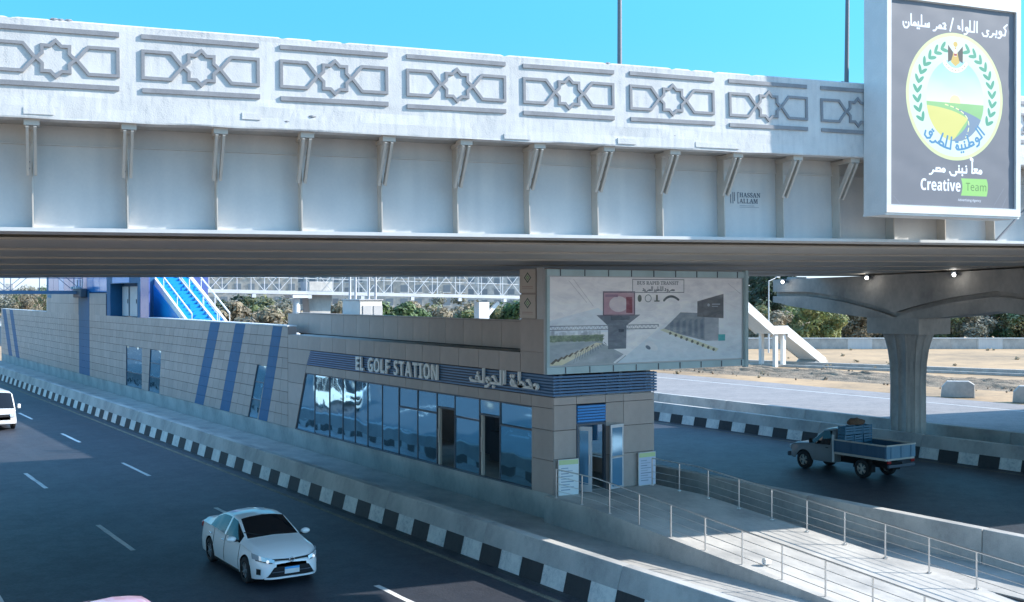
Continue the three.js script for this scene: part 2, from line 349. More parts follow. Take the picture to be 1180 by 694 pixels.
{
  const dark = mat([.036, .037, .041], { rough: .6, map: TX.asphalt }), pale = mat([.075, .076, .08], { rough: .75, map: TX.gravel });
  const sheet = (name, pts, y, m) => { const g = new THREE.ShapeGeometry(new THREE.Shape(pts.map(([u, v]) => new THREE.Vector2(u, v)))); g.rotateX(-Math.PI / 2); g.translate(0, y, 0); structure(numbered(name), uvMetres(g), m); };
  const worn = mat([.047, .052, .067], { rough: .62, map: TX.asphalt, roughMap: TX.asphaltRough, bump: TX.asphalt, bumpScale: .012 });
  for (const u of [5.6, 7.25, 9.6, 11.35, 13.45, 14.9, 29.5, 31.3, 33.2, 35, 37.2, 39]) { const a = [], b = []; for (let v = 2; v < 150; v += 1.3) { const c = u + .07 * Math.sin(v * .09 + u); a.push([c - .2 - rnd() * .05, v]); b.push([c + .2 + rnd() * .05, v]); } sheet('wheel_track', a.concat(b.reverse()), .0014, worn); }
  for (let k = 0; k < 9; k++) { let u = rr(5, 15), v = rr(24, 60); const p = [[u, -v]]; for (let i = 0; i < 12; i++) { u += rr(-.16, .16) + (k % 2 ? .18 : 0); v += rr(.15, .5); p.push([u, -v]); } const g = ribbon(p, .022, .0022); g.rotateX(-Math.PI / 2); structure(numbered('crack_line'), uvMetres(g), dark); }
  for (const [u0, dir] of [[15.95, -1], [42.35, -1], [26.86, 1]]) { const a = [], b = []; for (let v = 4; v < 120; v += .45) { a.push([u0 + dir * .002, v]); b.push([u0 + dir * (.1 + .22 * Math.abs(Math.sin(v * .37 + u0)) * rnd() + rnd() * .12), v]); } sheet('gutter_sand', a.concat(b.reverse()), .0032, pale); }
}
// ------------------------------------------------------------------ painted road barriers
function paintedBarrier(u, v0, v1, label, dark0) {
  const t = thing('painted_barrier', label, 'barrier', [u, 0, v0]);
  const lows = range(0, 4, 4).map((q) => uvMetres(prismV([[0, -.02], [.55, -.02], [.55, .47], [.12, .47]], 0, .966), q * 1.37, q * .61)), count = Math.round((v1 - v0) / .975);
  for (let k = 0; k < count; k++) local(t, 'painted_block', pick(lows), (k + dark0) % 2 ? M.kerbWhite : M.kerbBlack, [rr(-.004, .004), 0, -k * .975]);
  const up = prismV([[.13, .472], [.55, .472], [.55, .985], [.535, 1.0], [.285, 1.0], [.27, .985]], 0, 5.835);
  for (let k = 0; k * 5.85 < v1 - v0; k++) local(t, 'barrier_segment', up, M.concreteStreak, [rr(-.006, .006), 0, -k * 5.85]);
  local(t, 'core', prismV([[.18, 0], [.53, 0], [.53, .95], [.29, .95]], 0, v1 - v0), M.joint);
  return finish(t);
}
paintedBarrier(15.95, 8.5, 145, 'black and white painted concrete barrier along the pavement of the station', 1);
paintedBarrier(42.35, 8.5, 145, 'black and white painted concrete barrier in front of the fluted bridge column', 0);
function plainBarrier(u, v0, v1, h, label, name = 'concrete_barrier') {
  const t = thing(name, label, 'barrier', [u, 0, v0]);
  const seg = prismV([[0, -.02], [.36, -.02], [.36, h - .02], [.345, h], [.03, h], [.015, h - .02]], 0, 5.97);
  for (let k = 0; k * 6 < v1 - v0; k++) local(t, 'barrier_segment', seg, M.concreteStreak, [rr(-.005, .005), 0, -k * 6]);
  return finish(t);
}
plainBarrier(26.48, 6, 140, 1.05, 'plain grey concrete wall between the ramp and the road of the pickup');
plainBarrier(46.2, 6, 140, 1.06, 'plain grey concrete barrier behind the fluted bridge column');
plainBarrier(-3.8, -20, 160, 1.0, 'plain grey concrete barrier on the far edge of the sedan road');

// ------------------------------------------------------------------ the overpass: own axes s (along), n (away from the camera), turned 10.8 degrees
const BT = -(BRIDGE_ANGLE + ROAD_ANGLE - Math.PI / 2);
const sn = (s, n) => { const X = Math.sin(BRIDGE_ANGLE) * s - Math.cos(BRIDGE_ANGLE) * n, Z = Math.cos(BRIDGE_ANGLE) * s + Math.sin(BRIDGE_ANGLE) * n; return [Math.cos(ROAD_ANGLE) * X + Math.sin(ROAD_ANGLE) * Z, -Math.sin(ROAD_ANGLE) * X + Math.cos(ROAD_ANGLE) * Z]; };
const N0 = 22;
const bridge = (() => { const [u, v] = sn(.085, N0 - .25); return thing('overpass_bridge', 'white steel overpass with star patterned concrete parapet crossing above the station', 'bridge', [u, 0, v], undefined, BT); })();
bridge.rotation.order = 'YXZ'; bridge.rotation.z = .0078; bridge.rotation.x = -.0235;
const sbox = (s0, s1, y0, y1, n0, n1) => { const g = new THREE.BoxGeometry(s1 - s0, y1 - y0, n1 - n0); g.translate((s0 + s1) / 2, (y0 + y1) / 2, N0 - (n0 + n1) / 2); return uvMetres(g); };
{
  const S0 = -70, S1 = 110, F = 21.72, FAR = 47.2;
  local(bridge, 'deck_slab', sbox(S0, S1, 10.36, 10.75, F + .28, FAR - .28), M.soffit);
  local(bridge, 'carriageway', sbox(S0, S1, 10.752, 10.82, F + .34, FAR - .34), M.asphalt);
  // parapet: hand-finished concrete face with slight unevenness, broken top edge
  const parapet = (() => {
    const s0 = -8, s1 = 34, nx = 420, prof = [[10.33, 0, .0], [10.33, 1, 0], [10.36, 1, .012], [10.55, 1, .015], [10.75, 1, .01], [10.9, 1, .002], [11.4, 1, 0], [12.0, 1, .003], [12.09, 1, .006], [12.12, .94, .006], [12.12, .03, .004]];
    const pos = [], idx = [], N = prof.length; const n1 = noiseField(256, [60, 20], 91), n2 = noiseField(256, [17, 9], 92);
    for (let i = 0; i <= nx; i++) for (let j = 0; j < N; j++) {
      const s = lerp(s0, s1, i / nx), [y, fr, rough] = prof[j], q = (Math.floor(i * 256 / nx) % 256) + 256 * ((j * 23) % 256);
      const chip = j >= 8 && n1[(i * 3) % 256 + 256 * 40] > .86 ? -.03 : 0;
      pos.push(s, y + (j >= 9 ? chip + (n2[q] - .5) * .012 : j < 2 ? (n2[(i * 2) % 256] - .5) * .02 : 0), N0 - (F + (1 - fr) * .3) + (n1[q] - .3) * rough * 2.2);
    }
    for (let i = 0; i < nx; i++) for (let j = 0; j < N - 1; j++) { const a = i * N + j, b = a + N; idx.push(a, b, b + 1, a, b + 1, a + 1); }
    const g = new THREE.BufferGeometry(); g.setAttribute('position', new THREE.Float32BufferAttribute(pos, 3)); g.setIndex(idx);
    const h = g.toNonIndexed(); h.computeVertexNormals(); const m = mergeVertices(h, 1e-4);
    const back = sbox(s0, s1, 10.34, 12.08, F + .02, F + .3);
    return merge([uvMetres(h), back]);
  })();
  const par = local(bridge, 'parapet', parapet, M.parapet);
  local(bridge, 'parapet', sbox(S0, -8.02, 10.33, 12.12, F, F + .3), M.parapet); local(bridge, 'parapet', sbox(34.02, S1, 10.33, 12.12, F, F + .3), M.parapet);
  local(bridge, 'parapet', sbox(S0, S1, 10.33, 12.12, FAR - .3, FAR), M.parapet);
  // star and arrow reliefs, repeated every 2.53 m
  const star = []; for (let i = 0; i < 16; i++) { const r = i % 2 ? .245 : .325, a = i * Math.PI / 8; star.push([Math.cos(a) * r, Math.sin(a) * r]); }
  const W = .058, D = .03;
  const gStar = ribbon(star, W, D, true), gArrow = ribbon([[1.045, .245], [.545, .245], [.345, 0], [.545, -.245], [1.045, -.245]], W, D * .96, true), gBar = ribbon([[-1.07, 0], [1.07, 0]], .085, D);
  for (let k = -3; k < 11; k++) {
    const s = .14 + 2.53 * k, z = N0 - F + .002;
    const at = (name, g, dy, turn) => local(par, name, g, M.relief, [s + rr(-.006, .006), 11.41 + dy + rr(-.006, .006), z], [0, 0, turn + rr(-.006, .006)]);
    at('star_relief', gStar, 0, 0); at('arrow_relief', gArrow, 0, 0); at('arrow_relief', gArrow, 0, Math.PI); at('bar_relief', gBar, .515, 0); at('bar_relief', gBar, -.475, 0);
  }
  for (const [s0, s1, y0, y1] of [[8.75, 9.35, 10.37, 10.47], [11.4, 11.85, 10.38, 10.5], [13.35, 14.5, 10.39, 10.5], [3.4, 3.75, 10.5, 10.62], [-.4, .1, 10.4, 10.52]]) local(par, 'repair_patch', sbox(s0, s1, y0, y1, F - .022, F + .01), M.parapet);
  for (let i = 0; i < 16; i++) { const g = new THREE.IcosahedronGeometry(rr(.02, .05), 0); g.scale(1.8, .7, .8); local(par, 'chipped_lump', g, M.relief, [i < 5 ? rr(.1, .5) : rr(-2, 24), i < 5 ? 12.12 : pick([12.12, 10.62, 10.5]), N0 - F + rr(-.06, .0)]); }
  // outer steel girder: web, flanges, stiffener fins and inclined brackets
  const web = local(bridge, 'girder_web', sbox(S0, S1, 8.44, 10.36, 22.7, 22.73), M.steel);
  local(bridge, 'girder_flange', sbox(S0, S1, 8.37, 8.44, 22.33, 23.1), M.steel);
  local(bridge, 'web_ledge', sbox(S0, S1, 10.0, 10.025, 22.645, 22.698), M.steel);
  local(bridge, 'upper_plate', sbox(S0, S1, 10.03, 10.36, 22.672, 22.697), M.steel);
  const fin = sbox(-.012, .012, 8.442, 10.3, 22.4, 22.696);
  const bracketGeo = (() => {
    const a = [9.42, 22.38], b = [10.22, 21.83], g = [];
    for (const dx of [-.075, .055]) { const q = bar([dx, a[0], N0 - a[1]], [dx, b[0], N0 - b[1]], .05, .12); g.push(q); }
    g.push(sbox(-.13, .13, 10.22, 10.33, 21.8, 22.1));
    return merge(g);
  })();
  const tieGeo = sbox(-.05, .05, 10.24, 10.32, 22.05, 22.64), boltGeo = (() => { const g = []; for (const y of [9.5, 9.62]) for (const x of [-.05, .05]) g.push(sbox(x - .012, x + .012, y, y + .025, 22.32, 22.36)); return merge(g); })();
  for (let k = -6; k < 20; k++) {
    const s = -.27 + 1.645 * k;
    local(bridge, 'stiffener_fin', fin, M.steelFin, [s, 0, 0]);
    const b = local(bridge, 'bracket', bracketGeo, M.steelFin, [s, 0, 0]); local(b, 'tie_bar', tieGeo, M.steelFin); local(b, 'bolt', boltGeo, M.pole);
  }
  // inner box girders, seen from below as bands
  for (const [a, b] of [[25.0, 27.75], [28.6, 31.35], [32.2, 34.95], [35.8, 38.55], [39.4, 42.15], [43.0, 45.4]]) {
    const bg = local(bridge, 'box_girder', sbox(S0, S1, 8.4, 8.45, a, b), M.steelFin); for (const n of [a + .75, b - .79]) local(bg, 'girder_web', sbox(S0, S1, 8.452, 10.355, n, n + .04), M.steelFin);  // browner bracket colour instead of web paint, shade under the deck painted in
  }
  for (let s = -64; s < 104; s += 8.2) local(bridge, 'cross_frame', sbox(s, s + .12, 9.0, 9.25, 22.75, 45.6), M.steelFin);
  local(bridge, 'girder_web', sbox(S0, S1, 8.44, 10.36, 46.2, 46.24), M.steel);
  // printed contractor mark on the web
  const [c, x] = canvas(512, 256); x.clearRect(0, 0, 512, 256); x.fillStyle = '#39485a'; x.font = 'bold 84px serif';
  x.save(); x.scale(.92, 1); x.fillText('HASSAN', 150, 96); x.fillText('ALLAM', 150, 176); x.restore();
  for (const [a, y0, y1] of [[0, 60, 180], [34, 30, 180], [58, 30, 150], [110, 30, 180]]) x.fillRect(a, y0, 9, y1 - y0);
  x.fillRect(112, 170, 20, 8); x.fillRect(112, 30, 20, 8); x.fillStyle = '#7d8896'; x.fillRect(140, 206, 230, 5); x.fillRect(140, 226, 300, 4);
  const lm = printed(c, .6); lm.transparent = true; lm.alphaTest = .35; lm.roughness = .6;
  const lg = new THREE.PlaneGeometry(.92, .46); local(bridge, 'printed_mark', lg, lm, [15.35, 9.36, N0 - 22.695]);
  // slanted conduit at the right of the lit sign
  local(bridge, 'conduit', rod([22.75, 8.44, N0 - 22.36], [24.6, 9.95, N0 - 22.36], .03), M.pole);
  finish(bridge);
}
// the pier: fluted column and hammerhead cap along the median
{
  const t = thing('bridge_pier', 'grey concrete pier with fluted column and arched hammerhead cap', 'bridge pier', [44.5, 0, 34.1]);
  const cap = []; const Y = (x) => 6.12 + .6 * Math.pow(Math.min(1, Math.max(0, Math.abs(x) - 1.3) / 5.8), 1.25);
  // v measured from the column (positive = away); mirrored arch towards the second column out of frame
  const under = []; for (let q = 7.6; q >= -13; q -= .25) { const x = q < -5.3 ? -10.6 - q : q; under.push([q, Y(x) + (q > 6.6 ? (q - 6.6) * .1 : 0)]); }
  const gy = (q) => { const x = Math.abs(q < -5.3 ? -10.6 - q : q); return 6.28 + 1.1 * Math.pow(clamp((x - .1) / 5.2, 0, 1), .8) * (1 - .12 * clamp((x - 3) / 2.3, 0, 1)); };
  const line = range(7.6, -13, 80), topY = table([[-13, 8.44], [-5.3, 8.27], [3, 8.08], [7.6, 8.0]]);
  const slab = (pts, d, x0) => { const g = prism(pts, d); g.rotateY(Math.PI / 2); g.translate(x0, 0, 0); return uvMetres(g); };
  const yb = (q) => { const x = q < -5.3 ? -10.6 - q : q; return Y(x) + (q > 6.6 ? (q - 6.6) * .1 : 0); };
  const full = [...line.map((q) => [q, yb(q)]), ...line.slice().reverse().map((q) => [q, topY(q)])];
  const capM = local(t, 'pier_cap', slab(full, 1.72, -.72), M.pier); // core, behind the groove
  local(capM, 'upper_face', slab([...line.map((q) => [q, gy(q) + .11]), ...line.slice().reverse().map((q) => [q, topY(q) - .002])], .28, -1.001), M.pier);
  local(capM, 'lower_face', slab([...line.map((q) => [q, yb(q) + .002]), ...line.slice().reverse().map((q) => [q, Math.max(yb(q) + .02, gy(q) - .11)])], .28, -1.001), M.pier);
  local(t, 'neck_block', cbox(2.3, .74, 2.9), M.pier, [0, 5.76, 0]);
  const prof = [[1.12, 5.39], [1.0, 5.1], [.88, 4.6], [.8, 4.0], [.765, 3.2], [.78, 0]];
  const col = (() => { // fluted: radius pulsing round the axis
    const pos = [], idx = [], seg = 192, R = prof.length;
    for (let j = 0; j < R; j++) for (let i = 0; i <= seg; i++) {
      const a = i / seg * 2 * Math.PI, f = 1 - .13 * Math.pow(Math.abs(Math.sin(a * 6)), .45), sq = 1 / Math.pow(Math.pow(Math.abs(Math.cos(a)), 4) + Math.pow(Math.abs(Math.sin(a)), 4), .25);
      pos.push(Math.cos(a) * prof[j][0] * f * sq * .93, prof[j][1], Math.sin(a) * prof[j][0] * f * sq * .93);
    }
    for (let j = 0; j < R - 1; j++) for (let i = 0; i < seg; i++) { const a = j * (seg + 1) + i, b = a + seg + 1; idx.push(a, a + 1, b, b, a + 1, b + 1); }
    const q = new THREE.BufferGeometry(); q.setAttribute('position', new THREE.Float32BufferAttribute(pos, 3)); q.setIndex(idx); q.computeVertexNormals();
    return uvMetres(q.toNonIndexed());
  })();
  local(t, 'column', col, M.pier);
  for (const v of [6.9, 1.4, -3.2]) { local(t, 'bearing', cbox(.7, .16, .7), M.pier, [0, 8.2 - v * .022, -v]); }
  finish(t);
  // three small floodlights fixed on the cap, lit
  for (const [v, y] of [[40.7, 7.86], [35.4, 8.0], [30.7, 8.08]]) {
    const l = thing('floodlight', 'small lit floodlight fixed under the overpass on the pier cap', 'floodlight', [43.1, y, v], 'floodlights on the pier cap');
    local(l, 'housing', rbox(.16, .2, .24, .03), M.frame, [.1, .05, 0]); local(l, 'bracket', cbox(.34, .04, .05), M.frame, [.28, .05, 0]);
    const e = mat([1, 1, 1], { emissive: [1, .98, .92], glow: 6 });
    local(l, 'lamp_lens', new THREE.SphereGeometry(.075, 12, 8), e, [-.02, 0, .06]);
    const p = new THREE.PointLight(new THREE.Color().setRGB(1, .96, .88), .15); p.position.set(-.02, 0, .06); p.castShadow = true; p.shadow.radius = 4; l.add(p); finish(l);
  }
}
// poles standing on the overpass
for (const [s, n, lean, label] of [[12.13, 23.0, 0, 'thin dark lamp pole standing behind the star patterned parapet'], [18.2, 22.6, .12, 'thin dark pole leaning beside the printed roadside sign on the overpass']]) {
  const [u, v] = sn(s, n); const t = thing('lamp_pole', label, 'pole', [u, 10.8, v]);
  local(t, 'pole', new THREE.CylinderGeometry(.035, .06, 9, 10), M.pole, [lean * .5, 4.5, 0], [0, 0, -lean * .12]);
  local(t, 'base_plate', cbox(.3, .06, .3), M.pole, [0, .06, 0]); local(t, 'lamp_arm', rod([lean, 8.9, 0], [lean, 9.3, 1.4], .03), M.pole); local(t, 'lamp_head', rbox(.22, .1, .6, .04), M.galv, [lean, 9.3, 1.6]);
  finish(t);
}
// the lit-box sign hung on the overpass
{
  const [u, v] = sn(18.0, 20.97); const t = thing('hanging_sign', 'tall white framed sign with dark grey printed face hung on the overpass', 'sign', [u, 9.12, v], undefined, BT);
  const w = 4.12, h = 5.35, d = .73;
  local(t, 'sign_box', cbox(w, h, d), M.white, [w / 2, h / 2, -d / 2]);
  const bw = .16;
  for (const [x0, x1, y0, y1] of [[0, w, 0, bw * 1.1], [0, w, h - .34, h], [0, bw * .8, bw * 1.1, h - .34], [w - bw * .9, w, bw * 1.1, h - .34]]) local(t, 'frame_bar', cbox(x1 - x0, y1 - y0, .07), M.white, [(x0 + x1) / 2, (y0 + y1) / 2, .036]);
  const [c, x] = canvas(768, 1000), W = 768, H = 1000;
  x.fillStyle = '#6a6c74'; x.fillRect(0, 0, W, H);
  drawArabic(x, 'title', 715, 118, 650, '#dfe1e5', .34);
  x.fillStyle = '#cfd69a'; x.beginPath(); x.ellipse(392, 452, 300, 318, 0, 0, 7); x.fill();
  x.fillStyle = '#cdd6c6'; x.beginPath(); x.ellipse(392, 452, 282, 300, 0, 0, 7); x.fill();
  x.save(); x.beginPath(); x.ellipse(392, 470, 178, 205, 0, 0, 7); x.clip();
  let gr = x.createLinearGradient(0, 260, 0, 480); gr.addColorStop(0, '#8fc3dc'); gr.addColorStop(1, '#d9d8bf'); x.fillStyle = gr; x.fillRect(100, 200, 600, 290);
  x.fillStyle = '#f6dc9a'; x.beginPath(); x.arc(390, 478, 34, 0, 7); x.fill();
  x.fillStyle = '#84b574'; x.fillRect(100, 484, 600, 300); x.fillStyle = '#cfc56e'; x.beginPath(); x.moveTo(100, 500); x.quadraticCurveTo(380, 500, 470, 560); x.lineTo(340, 720); x.lineTo(100, 720); x.fill();
  x.fillStyle = '#6d8398'; x.beginPath(); x.moveTo(255, 482); x.quadraticCurveTo(420, 500, 470, 560); x.quadraticCurveTo(480, 610, 340, 690); x.lineTo(520, 690); x.quadraticCurveTo(640, 590, 520, 545); x.quadraticCurveTo(400, 500, 255, 482); x.fill();
  x.strokeStyle = '#f2e9a0'; x.lineWidth = 5; x.setLineDash([18, 16]); x.beginPath(); x.moveTo(330, 494); x.quadraticCurveTo(560, 530, 430, 690); x.stroke(); x.setLineDash([]); x.restore();
  x.fillStyle = '#3f9478'; // laurel leaves
  for (const side of [-1, 1]) for (let i = 0; i < 10; i++) for (const lean of [-1, 1]) {
    const a = (112 + i * 11) * Math.PI / 180, px = 392 - side * Math.cos(a) * 232, py = 452 - Math.sin(a) * 250;
    x.save(); x.translate(px, py); x.scale(-side, 1); x.rotate(Math.PI - a + lean * .6); x.beginPath(); x.ellipse(0, -20, 9, 25, 0, 0, 7); x.fill(); x.restore();
  }
  // small shield with a bird over the picture
  x.fillStyle = '#3b3b3b'; for (const s of [-1, 1]) { x.beginPath(); x.moveTo(392 + s * 46, 196); x.lineTo(392 + s * 14, 230); x.lineTo(392 + s * 18, 268); x.lineTo(392 + s * 46, 282); x.fill(); }
  x.fillStyle = '#c9a650'; x.beginPath(); x.arc(392, 190, 13, 0, 7); x.fill(); x.beginPath(); x.moveTo(392, 200); x.lineTo(420, 280); x.lineTo(392, 300); x.lineTo(364, 280); x.fill();
  x.fillStyle = '#f3f3ee'; x.fillRect(384, 216, 16, 34); x.fillStyle = '#9a3a3a'; x.fillRect(384, 236, 16, 12); x.strokeStyle = '#fff'; x.lineWidth = 22; x.beginPath(); x.arc(392, 240, 80, .6, Math.PI - .6); x.stroke();
  x.fillStyle = '#b8a68c'; for (let i = 0; i < 7; i++) { const a = .75 + i * .27; x.fillRect(392 + Math.cos(a) * 80 - 5, 240 + Math.sin(a) * 80 - 5, 11, 11); }
  drawArabic(x, 'national', 0, 0, 400, '#3c7fa6', .36, (f, b) => { const a = .72 + f * 1.72; return [392 + Math.cos(a) * (248 - b), 452 + Math.sin(a) * (264 - b)]; });
  drawArabic(x, 'together', 560, 828, 330, '#f0f2f4', .34);
  x.fillStyle = '#f5f6f8'; x.font = 'bold 78px sans-serif'; x.fillText('Creative', 178, 924, 250);
  x.fillStyle = '#8fc46a'; x.beginPath(); x.moveTo(428, 858); x.lineTo(590, 856); x.quadraticCurveTo(606, 900, 590, 944); x.lineTo(428, 944); x.quadraticCurveTo(446, 900, 428, 858); x.fill();
  x.fillStyle = '#4f7a3c'; x.font = '54px sans-serif'; x.fillText('Team', 458, 918); x.fillStyle = '#d8dadf'; x.font = '17px sans-serif'; x.fillText('Advertising Agency', 410, 972);
  x.strokeStyle = '#777a83'; x.lineWidth = 3; for (const [a, b, e, f] of [[700, 900, 640, 985], [720, 940, 690, 995], [20, 960, 60, 998]]) { x.beginPath(); x.moveTo(a, b); x.lineTo(e, f); x.stroke(); }
  const pw = w - .3, ph = h - .56; const pg = new THREE.PlaneGeometry(pw, ph, 24, 30), pp = pg.attributes.position, nf = noiseField(64, [5, 6], 55);
  for (let i = 0; i < pp.count; i++) pp.setZ(i, nf[(i * 7) % 4096] * .012); pg.computeVertexNormals();
  local(t, 'printed_face', pg, printed(c, .55), [w / 2, .2 + ph / 2, .008]);
  for (const y of [1.0, 3.3]) local(t, 'fixing_arm', cbox(.12, .12, .5), M.pole, [w * .3, y, -d - .2]);
  local(t, 'bottom_lip', cbox(w, .05, d + .06), M.white, [w / 2, -.027, -d / 2]);
  finish(t);
}

// ------------------------------------------------------------------ the station
const CLAD = [M.cladA, M.cladB, M.cladC];
const FU = 20.3; // plane of the station front
const panelCache = {};
function panelGeo(w, h) { const k = w.toFixed(3) + 'x' + h.toFixed(3); return panelCache[k] ??= cbox(.03, h, w); }
// cladding panel lying in a plane u = const (outer face towards -u)
function sidePanel(root, u, y0, y1, v0, v1, m, name = 'cladding_panel', parent = root) {
  const p = root.position;
  return local(parent, name, panelGeo(v1 - v0 - .018, y1 - y0 - .018), m ?? pick(CLAD), [u + .015 - p.x, (y0 + y1) / 2 - p.y, -(v0 + v1) / 2 - p.z], [rr(-.002, .002), rr(-.002, .002), 0]);
}
function endPanel(root, v, y0, y1, u0, u1, m, name = 'cladding_panel') {
  const p = root.position;
  return local(root, name, panelGeo(u1 - u0 - .018, y1 - y0 - .018), m ?? pick(CLAD), [(u0 + u1) / 2 - p.x, (y0 + y1) / 2 - p.y, -(v + .015) - p.z], [0, Math.PI / 2 + rr(-.002, .002), 0]);
}
const quadPanel = (pts, d) => { // pts [v, y] on the front, thickness d inwards; the result lies in (z = -v, y), outer face at u = 0
  const g = prism(pts.map(([v, y]) => [-v, y]), d); g.rotateY(-Math.PI / 2); // x(-v) -> z, depth z -> -x
  g.translate(d, 0, 0); return uvMetres(g);
};
{
  const t = thing('station_building', 'grey panelled bus station with blue tinted glazing and raised lettering', 'building', [FU, .15, 28.7]);
  const P = (name, geo, m, parent) => part(t, name, geo, m, parent);
  P('plinth', box(FU + .02, 24.4, .1, .95, 28.72, 50.4), M.concreteStreak);
  P('floor', box(FU + .1, 24.3, .951, .97, 28.8, 50), M.pave);
  P('back_wall', merge([box(24.2, 24.38, .96, 1.5, 28.9, 50), box(24.2, 24.38, 3.1, 5.3, 28.9, 50), box(24.2, 24.38, 1.5, 3.1, 28.9, 31.2), box(24.2, 24.38, 1.5, 3.1, 35.2, 37.5), box(24.2, 24.38, 1.5, 3.1, 41, 50)]), M.cladB);
  P('roof_slab', box(FU + .06, 24.3, 5.12, 5.33, 30.55, 50.4), M.concrete);
  P('ceiling', box(FU + .1, 24.2, 3.72, 3.8, 28.9, 50), M.white);
  P('end_roof', box(FU + .08, 24.34, 3.95, 4.02, 28.78, 30.54), M.concrete);
  P('backing_wall', merge([box(FU + .035, FU + .12, 3.6, 5.3, 30.55, 50.38), box(FU + .035, FU + .12, 3.6, 4.0, 28.76, 30.55), box(FU + .035, FU + .12, .95, 3.6, 28.76, 29.9), box(FU + .035, FU + .12, .95, 5.3, 49.6, 50.38),
    box(FU + .12, 24.36, 3.7, 3.97, 28.74, 28.82), box(FU + .12, 21.2, .95, 3.7, 28.74, 28.82), box(22.36, 24.36, .95, 3.7, 28.74, 28.82)]), M.joint);
  // rows of cladding above the louvre, between louvre and glass, and beside the glass
  const cols = [30.56, 31.84, 33.16, 34.5, 35.85, 37.2, 38.55, 39.9, 41.25, 42.6, 43.95, 45.3, 46.65, 48.0, 49.2, 50.4];
  for (let i = 0; i < cols.length - 1; i++) {
    sidePanel(t, FU, 4.69, 5.34, cols[i], cols[i + 1]);
    if (cols[i + 1] <= 46.7) sidePanel(t, FU, 3.64, 4.0, cols[i], cols[i + 1]);
  }
  sidePanel(t, FU, 3.64, 4.0, 29.9, 30.56);
  local(t, 'cladding_panel', quadPanel([[46.67, 3.65], [48.3, 3.65], [48.15, 3.99], [46.67, 3.99]], .03), M.cladA, [0, -.15, 28.7]);
  local(t, 'jamb_backing', quadPanel([[49.56, .95], [50.37, .95], [50.37, 5.29], [47.95, 5.29], [47.95, 4.0], [48.28, 3.66]], .05), M.joint, [.036, -.15, 28.7]);
  local(t, 'cladding_panel', cbox(.4, .36, .03), M.cladB, [.22, 5.37, 28.7 - 50.4]);
  for (const [a, b] of [[.95, 2.0], [2.0, 2.95], [2.95, 3.64], [3.64, 4.0]]) sidePanel(t, FU, a, b, 28.72, 29.9);
  // slanted left jamb: panels of four corners
  for (const [y0, y1] of [[.95, 2.1], [2.1, 3.1], [3.1, 4.0], [4.0, 4.69]]) {
    const e = (y) => y > 4.0 ? 48.06 - (y - 4) * .55 : 49.5 - (y - .95) * .44;
    local(t, 'cladding_panel', quadPanel([[e(y0) + .02, y0 + .01], [50.39, y0 + .01], [50.39, y1 - .01], [e(y1) + .02, y1 - .01]], .03), pick(CLAD), [0, -.15, 28.7]);
  }
  // glazing: thirteen panes with mullions
  const mull = [29.9, 31.84, 33.16, 34.84, 36.15, 37.64, 39.17, 40.6, 41.93, 43.13, 44.35, 45.74, 47.34];
  const glassAt = (v0, v1, y0, y1) => { const o = local(t, 'window_pane', uvMetres(new THREE.BoxGeometry(.03, y1 - y0 - .04, v1 - v0 - .05), rr(0, 9), rr(0, 9)), M.glass, [.075, (y0 + y1) / 2 - .15, -(v0 + v1) / 2 + 28.7], [0, rr(-.012, .012), rr(-.012, .012)]); return o; };
  for (let i = 0; i < mull.length - 1; i++) {
    const open = i === 1 || i === 3;
    if (open) { glassAt(mull[i], mull[i + 1], 3.12, 3.6); P('window_rail', box(FU + .02, FU + .1, 3.07, 3.12, mull[i] + .03, mull[i + 1] - .03), M.frame); }
    else if (i < 6) { glassAt(mull[i], mull[i + 1], 2.88, 3.6); glassAt(mull[i], mull[i + 1], 1.0, 2.84); P('window_rail', box(FU + .02, FU + .1, 2.83, 2.88, mull[i] + .03, mull[i + 1] - .03), M.frame); }
    else { glassAt(mull[i], mull[i + 1], 1.0, 3.6); }
    if (open) { // sliding leaf pushed half aside, its steel stile in view
      const leaf = P('door_stile', box(FU + .06, FU + .14, .98, 3.06, mull[i + 1] - .2, mull[i + 1] - .06), M.steelFin);
      P('door_handle', rod([FU + .03, 1.8, -(mull[i + 1] - .13)], [FU + .03, 2.3, -(mull[i + 1] - .13)], .018), M.inox, leaf);
    }
  }
  local(t, 'window_pane', quadPanel([[47.37, 1.0], [49.46, 1.0], [48.3, 3.6], [47.37, 3.6]], .03), M.glass, [.06, -.15, 28.7]);
  for (const v of mull) P('mullion', box(FU + .03, FU + .1, .97, 3.62, v - .022, v + .022), M.frame);
  P('window_head', box(FU + .02, FU + .1, 3.6, 3.638, 29.9, 48.3), M.frame); P('window_sill', box(FU - .02, FU + .1, .952, .995, 29.9, 49.5), M.frame);
  local(t, 'mullion', bar([.06, .82, 28.7 - 49.47], [.06, 3.46, 28.7 - 48.3], .05), M.frame);
  // seats and a ticket counter inside, in the shade behind the glass
  for (const [u, v, w, h, d] of [[22.6, 35.4, .9, 1.1, .7], [23.2, 32.6, 1.2, 1.0, .6], [23.4, 37.0, .5, 1.9, .9]]) P('counter', box(u, u + w, .97, .97 + h, v, v + d), M.frame);
  P('wall_screen', box(24.0, 24.19, 2.1, 2.95, 31.5, 32.9), M.cyanPanel);
  // blue louvre band round the corner
  P('louvre_backing', box(FU + .06, FU + .09, 4.01, 4.68, 28.8, 47.9), M.louvreBack);
  const slatY = [4.03, 4.125, 4.22, 4.315, 4.41, 4.505, 4.6];
  slatY.forEach((y, i) => {
    P('louvre_slat', box(FU - .035, FU + .03, y, y + .062, 28.64, 48.06 - i * .06), M.louvre);
    P('louvre_slat', box(FU + .032, 24.46, y, y + .062, 28.64, 28.70), M.louvre);
    P('louvre_slat', box(24.40, 24.46, y, y + .062, 28.705, 30.5), M.louvre);
  });
